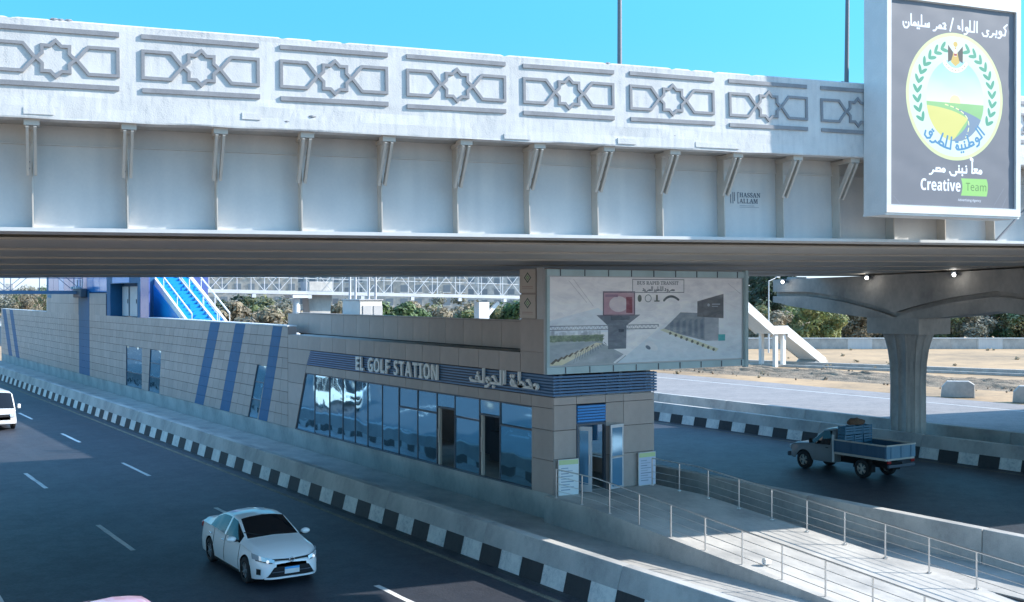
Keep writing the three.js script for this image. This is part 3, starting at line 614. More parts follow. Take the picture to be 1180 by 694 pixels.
  for (const u of [20.34, 21.4, 22.4, 23.4, 24.37]) P('louvre_post', box(u, u + .04, 4.0, 4.68, 28.705, 28.745), M.frame);
  // set-back parapet above the ledge
  const pcols = [30.62]; while (pcols[pcols.length - 1] < 51.6) pcols.push(pcols[pcols.length - 1] + 1.31);
  P('parapet_core', box(21.34, 21.5, 5.33, 6.3, 30.62, 51.6), M.joint);
  for (let i = 0; i < pcols.length - 1; i++) sidePanel(t, 21.3, 5.36, 6.3, pcols[i], pcols[i + 1], null, 'parapet_panel');
  P('parapet_coping', box(21.27, 21.54, 6.303, 6.345, 30.6, 51.7), M.cladC);
  // pylon at the corner with two panels of the operator's mark
  const py = P('pylon', box(FU + .035, 21.1, 4.69, 8.05, 29.24, 30.54), M.cladB);
  for (const [a, b] of [[4.69, 5.38], [5.38, 6.42]]) sidePanel(t, FU, a, b, 29.22, 30.55);
  sidePanel(t, FU, 6.42, 8.08, 29.22, 29.62, M.galv); 
  const [c, x] = canvas(256, 256); x.fillStyle = '#c9bfb6'; x.fillRect(0, 0, 256, 256); x.lineWidth = 12; x.strokeStyle = '#3f5a4c'; x.save(); x.translate(128, 92); x.rotate(Math.PI / 4); x.strokeRect(-36, -36, 72, 72); x.strokeStyle = '#7fae74'; x.strokeRect(-14, -14, 28, 28); x.restore();
  x.fillStyle = '#a3746f'; for (let i = 0; i < 9; i++) x.fillRect(44 + i * 19, 188, 13, 8); for (let i = 0; i < 12; i++) x.fillRect(40 + i * 15, 208, 10, 5);
  const lm = printed(c, .5);
  for (const [a, b] of [[6.44, 7.22], [7.26, 8.04]]) { const g = new THREE.PlaneGeometry(.9, b - a - .03); local(t, 'mark_panel', cbox(.04, b - a - .01, .92), M.cladC, [.0, (a + b) / 2 - .15, -1.4]); local(t, 'printed_mark', g, lm, [-.023, (a + b) / 2 - .15, -1.4], [0, -Math.PI / 2, 0]); }
  // end wall
  const eu = [FU + .02, 21.2, 22.36, 23.1, 24.4];
  for (let i = 0; i < 4; i++) {
    endPanel(t, 28.7, 3.74, 3.99, eu[i], eu[i + 1]);
    if (i === 1) continue;
    for (const [a, b] of [[.95, 2.05], [2.05, 2.95], [2.95, 3.74]]) endPanel(t, 28.7, a, b, eu[i], eu[i + 1]);
  }
  for (let i = 0; i < 6; i++) P('vent_slat', box(21.22, 22.34, 3.17 + i * .09, 3.17 + i * .09 + .06, 28.66, 28.72), M.blueGlass);
  P('vent_backing', box(21.2, 22.36, 3.12, 3.74, 28.74, 28.8), M.louvreBack);
  // corner trim and open double door
  const jamb = P('door_frame', merge([box(21.2, 21.26, .97, 3.12, 28.68, 28.8), box(22.3, 22.36, .97, 3.12, 28.68, 28.8), box(21.26, 22.3, 3.05, 3.12, 28.68, 28.8)]), M.frame);
  const leafL = local(t, 'door', cbox(.52, 2.06, .05), M.doorLeaf, [1.12, 1.86, .12], [0, -1.05, 0]);
  local(leafL, 'door_glass', cbox(.3, 1.7, .056), M.doorGlass, [0, .05, 0]); local(leafL, 'handle', rod([.2, -.15, .06], [.2, .15, .06], .015), M.inox);
  const leafR = local(t, 'door', cbox(.62, 2.06, .05), M.doorLeaf, [2.36, 1.86, .2], [0, .18, 0]);
  local(leafR, 'door_glass', cbox(.48, .9, .056), M.doorGlass, [0, .48, 0]); local(leafR, 'door_glass', cbox(.48, .9, .056), M.doorGlass, [0, -.5, 0]); local(leafR, 'handle', rod([-.24, 0, .05], [.26, 0, .05], .018), M.inox);
  // raised lettering on the louvre band
  const sign = new THREE.Group(); sign.name = 'station_sign'; sign.position.set(-.04, 0, 0); t.add(sign);
  const words = 'EL GOLF STATION'; let pen = 0; const glyphs = [];
  for (const ch of words) {
    if (ch === ' ') { pen += .27; continue; }
    const g = new TextGeometry(ch, { font, size: .5, depth: .07, curveSegments: 4, bevelEnabled: true, bevelSize: .006, bevelThickness: .006, bevelSegments: 1 });
    g.computeBoundingBox(); const w = g.boundingBox.max.x - g.boundingBox.min.x; g.translate(-g.boundingBox.min.x, 0, 0); glyphs.push([g, pen]); pen += w + .085;
  }
  const k = 7.0 / pen; // reads from v = 42.7 towards v = 35.7
  for (const [g, x0] of glyphs) { g.scale(k, 1.1, 1); const o = local(sign, 'letter', g, M.letter, [-.02, 4.10 - .15, -(42.72 - x0 * k) + 28.7], [0, -Math.PI / 2, 0]); }
  const ar = arabic('station'), ak = 4.25 / ar.width, ah = .235;
  for (const l of ar.letters) {
    const gs = l.strokes.map((s) => ribbon(s.map(([a, b]) => [-a * ak, b * ah]), .085, .08)); // starts at the right end (v = 29.4)
    for (const [a, b] of l.dots) { const g = cbox(.085, .085, .08); g.rotateZ(.78); g.translate(-a * ak, b * ah, .04); gs.push(g); }
    local(sign, 'letter', merge(gs), M.letter, [-.02, 4.24 - .15, -(29.38) + 28.7], [0, -Math.PI / 2, 0]);
  }
  finish(t);
}
// notice boards leaning at the corners of the end wall
function notice(u, v, w, h, turn, label, tone) {
  const t = thing('notice_board', label, 'notice board', [u, .95, v], undefined, turn);
  const [c, x] = canvas(160, 256); x.fillStyle = tone; x.fillRect(0, 0, 160, 256); x.fillStyle = '#c9d6a0'; x.fillRect(0, 0, 160, 34);
  for (let i = 0; i < 9; i++) { x.fillStyle = ['#8fa3b8', '#a7b4c4', '#7f93ab'][i % 3]; x.fillRect(16, 58 + i * 20, 60 + (i * 37) % 70, 6); }
  local(t, 'board', cbox(w, h, .04), M.white, [0, h / 2, 0]); local(t, 'printed_sheet', new THREE.PlaneGeometry(w - .04, h - .04), printed(c), [0, h / 2, .023]);
  finish(t);
}
notice(20.74, 28.5, .72, 1.12, -.12, 'white notice board at the station corner beside the open door', '#dfe4e6');
notice(24.0, 28.6, .72, 1.08, 0, 'pale notice board at the station corner next to the road of the pickup', '#ccd3e4');

// ------------------------------------------------------------------ advertising hoarding on the station roof
{
  const t = thing('billboard', 'wide advertising hoarding with bus transit picture above the station end', 'billboard', [24.3, 4.72, 28.75]);
  const w = 8.5, h = 3.28;
  const [c, x] = canvas(1280, 480), W = 1280, H = 480;
  x.fillStyle = '#f0f2f5'; x.fillRect(0, 0, W, H);
  let g = x.createLinearGradient(0, 0, 0, 330); g.addColorStop(0, '#f1eff2'); g.addColorStop(1, '#f4f7fa'); x.fillStyle = g; x.fillRect(0, 0, W, 330);
  x.fillStyle = '#dfeaf4'; x.beginPath(); x.moveTo(0, 240); x.lineTo(300, 170); x.lineTo(500, 300); x.lineTo(0, 320); x.fill();
  // left half: road with chevron kerb, greenery, gantry on a pier
  x.fillStyle = '#8fa08a'; x.fillRect(0, 318, 330, 36); x.fillStyle = '#a9b4b4'; x.fillRect(0, 352, 330, 20); x.fillStyle = '#9aa6ac'; x.beginPath(); x.moveTo(0, 372); x.lineTo(300, 352); x.lineTo(560, 480); x.lineTo(0, 480); x.fill();
  x.fillStyle = '#d9d2b2'; x.beginPath(); x.moveTo(0, 470); x.lineTo(290, 362); x.lineTo(330, 368); x.lineTo(80, 480); x.lineTo(0, 480); x.fill();
  x.fillStyle = '#5a5348'; for (let i = 0; i < 8; i++) { const q = i / 8, a = 10 + q * 280, b = 470 - q * 100, s = 1 - q * .6; x.beginPath(); x.moveTo(a, b); x.lineTo(a + 34 * s, b - 26 * s); x.lineTo(a + 46 * s, b - 22 * s); x.lineTo(a + 16 * s, b + 4); x.fill(); }
  x.strokeStyle = '#5e6a72'; x.lineWidth = 3; for (let i = 0; i < 13; i++) { x.beginPath(); x.moveTo(150 + i * 17, 470 - i * 8); x.lineTo(168 + i * 14, 420 - i * 5); x.stroke(); }
  x.strokeStyle = '#7c8894'; x.lineWidth = 5; x.strokeRect(-10, 268, 700, 22); for (let i = 0; i < 26; i++) { x.beginPath(); x.moveTo(i * 27, 290); x.lineTo(i * 27 + 13, 268); x.lineTo(i * 27 + 27, 290); x.lineWidth = 2; x.stroke(); }
  x.fillStyle = '#5e6b7a'; x.beginPath(); x.moveTo(290, 210); x.lineTo(570, 210); x.lineTo(480, 270); x.lineTo(478, 400); x.lineTo(362, 400); x.lineTo(362, 270); x.fill(); x.fillStyle = '#44505e'; x.fillRect(380, 214, 120, 26); x.fillStyle = '#2c3a4c'; x.fillRect(430, 290, 34, 18);
  x.fillStyle = '#5d5667'; x.fillRect(330, 78, 206, 138); x.fillStyle = '#b58f9f'; x.fillRect(338, 86, 190, 122); x.fillStyle = '#d8cdd2'; x.beginPath(); x.ellipse(430, 150, 60, 44, 0, 0, 7); x.fill(); x.fillStyle = '#7c3748'; x.fillRect(478, 110, 40, 90); x.fillStyle = '#8b6b86'; x.fillRect(345, 96, 80, 14);
  // right half under the white diagonal: station with dark block, chevron kerb and a car
  x.save(); x.beginPath(); x.moveTo(420, 480); x.lineTo(900, 150); x.lineTo(1280, 60); x.lineTo(1280, 480); x.clip();
  g = x.createLinearGradient(0, 150, 0, 480); g.addColorStop(0, '#eef0f4'); g.addColorStop(.6, '#dfeaf2'); g.addColorStop(1, '#cfdfea'); x.fillStyle = g; x.fillRect(400, 40, 900, 460);
  x.fillStyle = '#7e8a96'; x.beginPath(); x.moveTo(720, 300); x.lineTo(840, 200); x.lineTo(1110, 210); x.lineTo(1110, 360); x.lineTo(1000, 366); x.fill();
  x.fillStyle = '#5f7283'; for (let i = 0; i < 6; i++) { x.beginPath(); const a = 770 + i * 42; x.moveTo(a, 262 - i * 3); x.lineTo(a + 22, 246 - i * 2); x.lineTo(a + 22, 312 + i * 9); x.lineTo(a, 306 + i * 9); x.fill(); }
  x.fillStyle = '#9aa3ac'; x.fillRect(1010, 220, 96, 150); x.fillStyle = '#565b62'; x.beginPath(); x.moveTo(958, 76); x.lineTo(1146, 88); x.lineTo(1146, 238); x.lineTo(958, 226); x.fill(); x.fillStyle = '#9aa3ad'; x.fillRect(1062, 150, 60, 7); x.fillRect(1062, 164, 44, 5); x.beginPath(); x.arc(1038, 158, 9, 0, 7); x.fill();
  x.fillStyle = '#d5d8ba'; x.beginPath(); x.moveTo(700, 300); x.lineTo(730, 292); x.lineTo(1110, 420); x.lineTo(1090, 436); x.fill(); x.fillStyle = '#545a4e'; for (let i = 0; i < 9; i++) { const a = 760 + i * 38; x.beginPath(); x.moveTo(a, 316 + i * 12.8); x.lineTo(a + 15, 310 + i * 12.8); x.lineTo(a + 21, 324 + i * 12.8); x.lineTo(a + 6, 330 + i * 12.8); x.fill(); }
  x.fillStyle = '#38a9ad'; x.fillRect(1108, 334, 50, 38); x.fillStyle = '#e6edf2'; x.beginPath(); x.ellipse(644, 392, 46, 20, .4, 0, 7); x.fill(); x.beginPath(); x.ellipse(640, 378, 26, 16, .3, 0, 7); x.fill(); x.fillStyle = '#5d7182'; x.beginPath(); x.ellipse(622, 398, 18, 10, .5, 0, 7); x.fill();
  x.restore(); x.strokeStyle = '#eef1f4'; x.lineWidth = 12; x.beginPath(); x.moveTo(400, 480); x.lineTo(900, 148); x.stroke();
  x.strokeStyle = '#6e7780'; x.lineWidth = 4; x.strokeRect(520, 10, 344, 74); x.fillStyle = '#47525e'; x.font = 'bold 27px serif'; x.fillText('BUS RAPID TRANSIT', 548, 40, 288); drawArabic(x, 'bus', 800, 74, 215, '#4a5561', .34);
  x.fillStyle = '#4f5a55'; x.beginPath(); x.ellipse(566, 118, 13, 20, 0, 0, 7); x.fill(); x.strokeStyle = '#6a7a80'; x.lineWidth = 4; x.beginPath(); x.arc(622, 118, 20, 0, 7); x.stroke(); x.fillRect(674, 98, 12, 38); x.fillRect(662, 130, 36, 7);
  x.strokeStyle = '#39444a'; x.lineWidth = 13; x.beginPath(); x.moveTo(728, 130); x.quadraticCurveTo(770, 86, 826, 126); x.stroke();
  x.strokeStyle = 'rgba(150,150,160,.5)'; x.lineWidth = 3; for (const [a, b, e, f] of [[120, 20, 230, 140], [150, 14, 270, 160], [1180, 30, 1270, 90]]) { x.beginPath(); x.moveTo(a, b); x.lineTo(e, f); x.stroke(); }
  for (let i = 0; i < 260; i++) { x.fillStyle = ['rgba(96,120,88,.5)', 'rgba(130,148,120,.5)', 'rgba(84,102,96,.45)'][i % 3]; x.beginPath(); x.ellipse(rr(0, 330), rr(322, 352), rr(4, 12), rr(3, 8), 0, 0, 7); x.fill(); }
  for (let i = 0; i < 40; i++) { x.fillStyle = 'rgba(150,160,172,.35)'; const a = rr(0, 320), hh = rr(8, 30); x.fillRect(a, 318 - hh, rr(8, 22), hh); }
  for (let i = 0; i < 1500; i++) { x.fillStyle = rnd() < .5 ? 'rgba(255,255,255,.05)' : 'rgba(90,100,120,.025)'; x.beginPath(); x.ellipse(rr(0, W), rr(0, H), rr(6, 60), rr(3, 20), rr(-.4, .4), 0, 7); x.fill(); }
  x.fillStyle = 'rgba(250,252,255,.08)'; x.fillRect(0, 0, W, H);
  local(t, 'backing', cbox(w, h, .1), M.galv, [0, h / 2, -.06]);
  const pg = new THREE.PlaneGeometry(w - .22, h - .5, 30, 12), pp = pg.attributes.position, nf = noiseField(64, [7, 4], 77); for (let i = 0; i < pp.count; i++) pp.setZ(i, nf[(i * 5) % 4096] * .014); pg.computeVertexNormals();
  local(t, 'printed_sheet', pg, printed(c, .6), [-.02, h / 2 + .02, .012]);
  const pale = mat([.45, .60, .64], { rough: .6, map: TX.panel });
  local(t, 'frame_rail', cbox(w, .2, .1), pale, [0, h - .1, .03]); local(t, 'frame_rail', cbox(w, .22, .1), pale, [0, .11, .03]);
  local(t, 'frame_post', cbox(.1, h - .43, .1), pale, [-w / 2 + .05, h / 2, .031]); local(t, 'frame_post', cbox(.14, h + .1, .16), pale, [w / 2 + .03, h / 2, .04]);
  for (let i = 0; i < 9; i++) { local(t, 'lacing_strap', cbox(.03, .21, .02), M.frame, [-w / 2 + .5 + i * .95, h - .1, .09]); local(t, 'lacing_strap', cbox(.03, .2, .02), M.frame, [-w / 2 + .7 + i * .95, .11, .09]); }
  for (const xx of [-3.6, -1.2]) { local(t, 'support_leg', bar([xx, -.4, -1.2], [xx, 2.6, -.15], .1), M.pole); local(t, 'support_leg', cbox(.12, .8, .12), M.pole, [xx, -.36, -.16]); }
  for (const y of [.5, 1.7, 2.9]) local(t, 'back_rail', cbox(w - .3, .1, .1), M.pole, [0, y, -.17]);
  finish(t);
}
// ------------------------------------------------------------------ ramp in front of the station door
{
  const t = thing('access_ramp', 'sunlit concrete ramp descending from the station door between steel railings', 'ramp', [22.1, .1, 21]);
  const prof = [[28.69, .1], [28.69, .95], [26.2, .95], [13.4, -.1 + .0], [13.4, -.1]];
  const g = prism(prof.map(([v, y]) => [-v, y]), 4.36); g.rotateY(-Math.PI / 2); g.translate(24.31, 0, 0);
  part(t, 'ramp_body', uvMetres(g), M.rampFloor);
  const fl = (v) => v > 26.2 ? .95 : .95 - .082 * (26.2 - v);
  const wall = prism([[28.69, .1], [28.69, .975], [26.2, .975], [13.6, .0], [13.6, -.05]].map(([v, y]) => [-v, y]), .22); wall.rotateY(-Math.PI / 2); wall.translate(20.165, 0, 0);
  part(t, 'side_wall', uvMetres(wall), M.concreteStreak);
  finish(t);
  for (const [u, v1, label] of [[20.06, 28.2, 'steel railing on the ramp edge beside the pavement'], [24.06, 28.4, 'steel railing on the ramp edge facing the plain concrete wall']]) {
    const r = thing('ramp_railing', label, 'railing', [u, fl(v1), v1]);
    const knee = 26.2, top = (v, dy) => [u, fl(v) + dy, -v];
    for (let i = 0, v = v1; v > 14.2; i++, v -= 1.325) {
      const po = part(r, 'post', rod([u, fl(v) - .02, -v], [u, fl(v) + .9, -v], .022), M.inox);
      part(r, 'post_foot', rod([u, fl(v) + .002, -v], [u, fl(v) + .03, -v], .06), M.inox, po);
    }
    for (const [dy, rad] of [[.9, .021], [.68, .0095], [.46, .0095], [.24, .0095]]) part(r, 'rail', merge([rod(top(v1, dy), top(knee, dy), rad), rod(top(knee, dy), top(14.1, dy), rad)]), M.inox);
    finish(r);
  }
  const b = thing('plastic_cup', 'crumpled white plastic cup lying on the sunlit ramp', 'litter', [20.72, fl(20.05), 20.05]);
  const cg = new THREE.CylinderGeometry(.09, .06, .2, 10, 2, true); cg.rotateZ(1.35); cg.translate(0, .09, 0); local(b, 'cup', cg, mat([.7, .7, .7], { two: true })); local(b, 'lid', new THREE.TorusGeometry(.085, .012, 6, 12), M.white, [-.1, .11, 0], [0, 1.35, 0]); finish(b);
}
// ------------------------------------------------------------------ long tiled station wall with blue bands
{
  const t = thing('station_wall', 'long tiled station wall with slanted blue bands and two narrow windows', 'wall', [FU, .15, 52]);
  const P = (name, geo, m, parent) => part(t, name, geo, m, parent);
  const V1 = 131, TOP = 5.7, BASE = .95;
  P('wall_core', box(FU + .1, FU + .4, BASE, TOP - .02, 50.43, V1), M.joint); P('plinth', box(FU + .02, FU + .5, .1, .94, 50.41, V1), M.concreteStreak);
  P('coping', box(FU - .03, FU + .46, TOP, TOP + .06, 50.4, 74), M.white); P('coping', box(FU - .03, FU + .46, TOP + .002, TOP + .05, 107, V1), M.white);
  // bands and windows lean with height; [v at base, v at y = 5.7, width, top, material]
  const bands = [[53.7, 51.7, 1.2, 6, 0], [59.4, 56.9, 1.5, 6, 0], [63.8, 60.9, 1.6, 6, 0], [92.3, 92.4, 3.6, 6, 0], [121.2, 125, 2.0, 6, 0], [125.3, 129.2, 2.2, 6, 0], [55.15, 52.8, 1.35, 3.7, 1], [73.0, 72.2, 2.5, 3.7, 1], [77.8, 77.7, 4.0, 3.7, 1]];
  const yRow = [.95, 1.5, 2.05, 2.6, 3.15, 3.7, 4.2, 4.7, 5.2, 5.7], cw = .9, far = { a: [], b: [], c: [] };
  const edge = (b, y, s) => lerp(b[0], b[1], (y - BASE) / (TOP - BASE)) + s * b[2] / 2;
  for (let r = 0; r < 9; r++) { // each course is cut at the slanted edges
    const y0 = yRow[r], y1 = yRow[r + 1];
    const cuts = bands.filter((b) => b[3] > y1 - .01).sort((p, q) => edge(p, y0, 0) - edge(q, y0, 0));
    let start = [50.42, 50.42];
    const runs = [];
    for (const b of cuts) { runs.push([start[0], start[1], edge(b, y0, -1), edge(b, y1, -1)]); start = [edge(b, y0, 1), edge(b, y1, 1)]; }
    runs.push([start[0], start[1], V1, V1]);
    for (const [a0, a1, b0, b1] of runs) {
      const n = Math.max(1, Math.round((b0 - a0) / cw)); if (b0 - a0 < .06) continue;
      for (let i = 0; i < n; i++) {
        const c0 = lerp(a0, b0, i / n), c1 = lerp(a1, b1, i / n), d0 = lerp(a0, b0, (i + 1) / n), d1 = lerp(a1, b1, (i + 1) / n), mid = (c0 + d0) / 2;
        const g = quadPanel([[c0 + .01, y0 + .01], [d0 - .01, y0 + .01], [d1 - .01, y1 - .01], [c1 + .01, y1 - .01]], .03), m = Math.floor(rnd() * 3);
        if (mid < 76) local(t, 'wall_tile', g, CLAD[m], [0, -.15, 52]); else far['abc'[m]].push(g);
      }
    }
    for (const b of cuts) if (!b[4]) { const g = quadPanel([[edge(b, y0, -1) + .01, y0 + .005], [edge(b, y0, 1) - .01, y0 + .005], [edge(b, y1, 1) - .01, y1 - .005], [edge(b, y1, -1) + .01, y1 - .005]], .035); local(t, 'blue_tile', g, M.blueClad, [0, -.15, 52]); }
  }
  Object.values(far).forEach((list, i) => { const o = local(t, 'far_tiles', merge(list), CLAD[i], [0, -.15, 52]); o.userData.kind = 'stuff'; });
  for (const b of bands) if (b[4]) {
    const q = (y, s, d) => [edge(b, y, s) - s * d, y], w = local(t, 'window', quadPanel([q(.97, -1, .02), q(.97, 1, .02), q(3.68, 1, .02), q(3.68, -1, .02)], .03), M.glass, [.05, -.15, 52]);
    for (const y of [1.9, 2.8]) local(w, 'glazing_bar', box(-.02, .02, y, y + .05, edge(b, y, -1) + .03, edge(b, y, 1) - .03), M.frame);
    for (const sd of [-1, 1]) local(w, 'window_frame', bar([-.01, .98, -edge(b, .98, sd) ], [-.01, 3.67, -edge(b, 3.67, sd)], .06), M.frame);
  }
  finish(t);
}
// equipment on the station roof
{
  const t = thing('rooftop_unit', 'white equipment box with thin pipes on the station roof', 'equipment', [22.6, 5.33, 47.4]);
  const P = (n, g, m, par) => part(t, n, g, m, par);
  P('cabinet', uvMetres(new RoundedBoxGeometry(1.15, 1.5, 1.9, 2, .03).translate(23.17, 6.2, -48.35)), M.white); P('base_frame', box(22.65, 23.7, 5.33, 5.46, 47.5, 49.2), M.galv); P('lid', box(22.56, 23.79, 6.95, 7.0, 47.36, 49.34), M.galv);
  for (const [u, v] of [[22.8, 48.9], [22.85, 48.4], [23.2, 47.7], [23.5, 47.6]]) P('pipe', rod([u, 6.98, -v], [u, 8.25, -v], .06), M.galv);
  for (const u of [22.75, 23.3]) P('access_panel', box(u, u + .45, 5.8, 6.7, 47.37, 47.395), M.galv);
  finish(t);
}
// ------------------------------------------------------------------ entrance tower farther along, stairs and footbridges
{
  const t = thing('entrance_tower', 'station entrance tower with violet glass and dark doorway above the tiled wall', 'building', [FU, 5.6, 75]);
  const P = (n, g, m, par) => part(t, n, g, m, par);
  P('tower_core', box(20.5, 26, 5.6, 7.3, 85.4, 106.8), M.joint); P('tower_core', box(22.2, 26, 5.6, 12, 79.6, 85.4), M.violet); P('tower_core', box(20.6, 26, 7.35, 12, 85.6, 106.5), M.louvreBack);
  for (let v = 85.4; v < 106.6; v += 1.78) for (const [a, b] of [[5.66, 6.5], [6.5, 7.34]]) if (Math.abs(v + .9 - 92.4) > 2.1) sidePanel(t, FU, a, b, v, Math.min(v + 1.78, 106.8), null, 'wall_panel');
  for (let v = 85.6; v < 106; v += 2.1) { const g = P('violet_pane', box(FU + .1, FU + .16, 7.4, 11.8, v, v + 2.03), pick([M.violet, M.violet, M.blueGlass])); }
  P('blue_band', box(FU - .02, FU + .02, 5.62, 7.5, 90.6, 94.2), M.blueClad);
  const d = P('doorway', box(21.3, 21.36, 5.65, 8.6, 76.4, 85.3), M.louvreBack);
  P('door_frame', merge([box(FU + .05, 21.3, 5.65, 8.6, 84.3, 85.38), box(FU + .05, 21.3, 8.0, 8.6, 76.4, 84.28), box(FU + .05, 21.3, 5.65, 8.0, 76.4, 77.0)]), M.blueClad);
  for (const [a, b] of [[82.2, 83.9], [79.9, 81.8]]) { const q = P('door', box(21.1, 21.18, 5.7, 7.8, a, b), M.galv, d); P('handle', box(21.06, 21.1, 6.6, 6.9, a + .1, a + .18), M.frame, d); }
  P('lit_sign', box(FU + .02, FU + .049, 8.05, 8.55, 79.0, 83.6), M.cyanPanel);
  P('violet_pane', box(FU + .06, FU + .14, 5.66, 12, 74.3, 76.3), M.violet); P('roof', box(20, 26.3, 12, 12.3, 76, 107), M.galv);
  P('floor_slab', box(20.5, 26, 5.4, 5.58, 79.6, 85.4), M.concrete);
  finish(t);
  const j = thing('cable_box', 'dark cable and camera box on top of the upright blue band', 'equipment', [FU, 6.9, 92.4]);
  local(j, 'case', rbox(.5, .7, 2.6, .08), M.frame, [-.3, .45, 0]); for (const z of [-.9, .1, .8]) { local(j, 'camera', rbox(.4, .22, .3, .05), M.galv, [-.6, .85, z]); local(j, 'mast', rod([-.3, .7, z], [-.3, 1.5, z], .05), M.galv); } finish(j);
  const l = thing('lift_shaft', 'slender blue glass lift shaft behind the tiled wall', 'building', [22.6, 4.0, 111]);
  local(l, 'shaft', cbox(2.2, 8, 3.0), M.blueGlass, [0, 4, 0]); for (const [x, z] of [[-1.12, 1.52], [-1.12, -1.52], [1.12, 1.52]]) local(l, 'corner_post', cbox(.18, 8.1, .18), M.white, [x, 4.05, z]); local(l, 'cap', cbox(2.6, .2, 3.4), M.white, [0, 8.15, 0]); finish(l);
  // stairs with white stringers and blue side panels, coming down behind the wall
  const s = thing('station_stairs', 'blue clad stair flights with white stringers behind the tiled wall', 'stairs', [23, 4.0, 68]);
  for (const [u0, vTop, vBot] of [[21.4, 77.6, 68.6], [23.5, 78.7, 70.1]]) {
    const yT = 8.55, yB = 5.05, V = (f) => lerp(vTop, vBot, f), Y = (f) => lerp(yT, yB, f);
    const wide = u0 > 23 ? .8 : 1.7; for (const du of [0, wide]) {
      part(s, 'stringer', bar([u0 + du, Y(0), -V(0)], [u0 + du, Y(1), -V(1)], .16, .42), M.white);
      const hr = part(s, 'handrail', bar([u0 + du, Y(0) + 1.0, -V(0)], [u0 + du, Y(1) + 1.0, -V(1)], .08), M.white);
      for (let i = 0; i <= 3; i++) { const f = i / 3; part(s, 'baluster', rod([u0 + du, Y(f), -V(f)], [u0 + du, Y(f) + 1.0, -V(f)], .03), M.white, hr); }
    }
    for (let i = 0; i < 16; i++) { const f = (i + .5) / 16; part(s, 'tread', box(u0 + .08, u0 + wide - .08, Y(f) + .06, Y(f) + .12, V(f) - .22, V(f) + .22), M.cyanPanel); part(s, 'riser', box(u0 + .08, u0 + wide - .08, Y(f) - .1, Y(f) + .06, V(f) - .22, V(f) - .19), M.cyanPanel); }
    const g = prism([[-vTop, 4.3], [-vBot, 4.3], [-vBot, yB - .2], [-vTop, yT - .2]], .05); g.rotateY(-Math.PI / 2); g.translate(u0 - .1, 0, 0); part(s, 'side_panel', uvMetres(g), M.cyanPanel);
  }
  finish(s);
}
function footbridge(name, label, u0, u1, v, yAt, H, w, m, step) {
  const t = thing(name, label, 'footbridge', [u0, yAt(u0) - .2, v]);
  const P = (n, g, mm = m) => part(t, n, g, mm);
  const pt = (u, dy, dv) => [u, yAt(u) + dy, -(v + dv)];
  for (const dv of [0, w]) {
    P('bottom_chord', bar(pt(u0, 0, dv), pt(u1, 0, dv), .2, .26)); P('top_chord', bar(pt(u0, H, dv), pt(u1, H, dv), .2));
    const n = Math.round(Math.abs(u1 - u0) / step);
    for (let i = 0; i <= n; i++) {
      const a = lerp(u0, u1, i / n), b = lerp(u0, u1, (i + 1) / n);
      P('truss_post', bar(pt(a, .1, dv), pt(a, H, dv), .05));
      if (i < n) P('truss_diagonal', bar(pt(i % 2 ? a : b, .1, dv), pt(i % 2 ? b : a, H, dv), .04));
    }
    if (!dv) P('handrail', bar(pt(u0, 1.1, .12), pt(u1, 1.1, .12), .05));
  }
  P('walkway', bar(pt(u0, -.05, w / 2), pt(u1, -.05, w / 2), w - .3, .12), M.galv);
  for (let u = u0; u < u1; u += step * 2) P('hanger_lug', box(u, u + .3, yAt(u) - .42, yAt(u) - .16, v - .1, v + .1), M.galv);
  return finish(t);
}
footbridge('footbridge', 'white steel truss footbridge running behind the station roof', 25, 79.4, 80, (u) => 7.5 - (u - 26) * .0185, 2.5, 3, M.truss, 2.2);
footbridge('footbridge', 'blue grey steel truss footbridge reaching the tower from the sedan road', -24, 20.2, 92.5, () => 7.4, 2.4, 3, M.trussBlue, 2.6);
{ // thick deck edge of the blue one
  const t = thing('footbridge_support', 'white upright column carrying the white truss footbridge beside the tapered pier', 'column', [33.1, 0, 80.5]); local(t, 'shaft', new THREE.CylinderGeometry(.28, .32, 7, 14), M.white, [0, 3.5, 0]); local(t, 'cap_plate', cbox(1.2, .2, 1.6), M.white, [0, 7.08, 0]); finish(t);
  const p = thing('footbridge_support', 'tapered pale concrete pier under the white truss footbridge', 'pier', [35.2, 0, 81.5]);
  const g = prism([[-.9, 0], [.9, 0], [.75, 5.2], [1.1, 8.2], [-1.1, 8.2], [-.75, 5.2]], 1.2, .03); local(p, 'shaft', g, M.concrete, [0, 0, -.6]); local(p, 'footing', cbox(2.4, .3, 2), M.concrete, [0, .1, 0]); finish(p);
  const q = thing('footbridge_support', 'white painted column with side bracket under the white truss footbridge', 'column', [49.6, 0, 80.5]); local(q, 'shaft', cbox(1.0, 6.6, .8), M.white, [0, 3.3, 0]); local(q, 'bracket', bar([.2, 5.2, 0], [1.6, 6.6, 0], .3), M.white); finish(q);
}
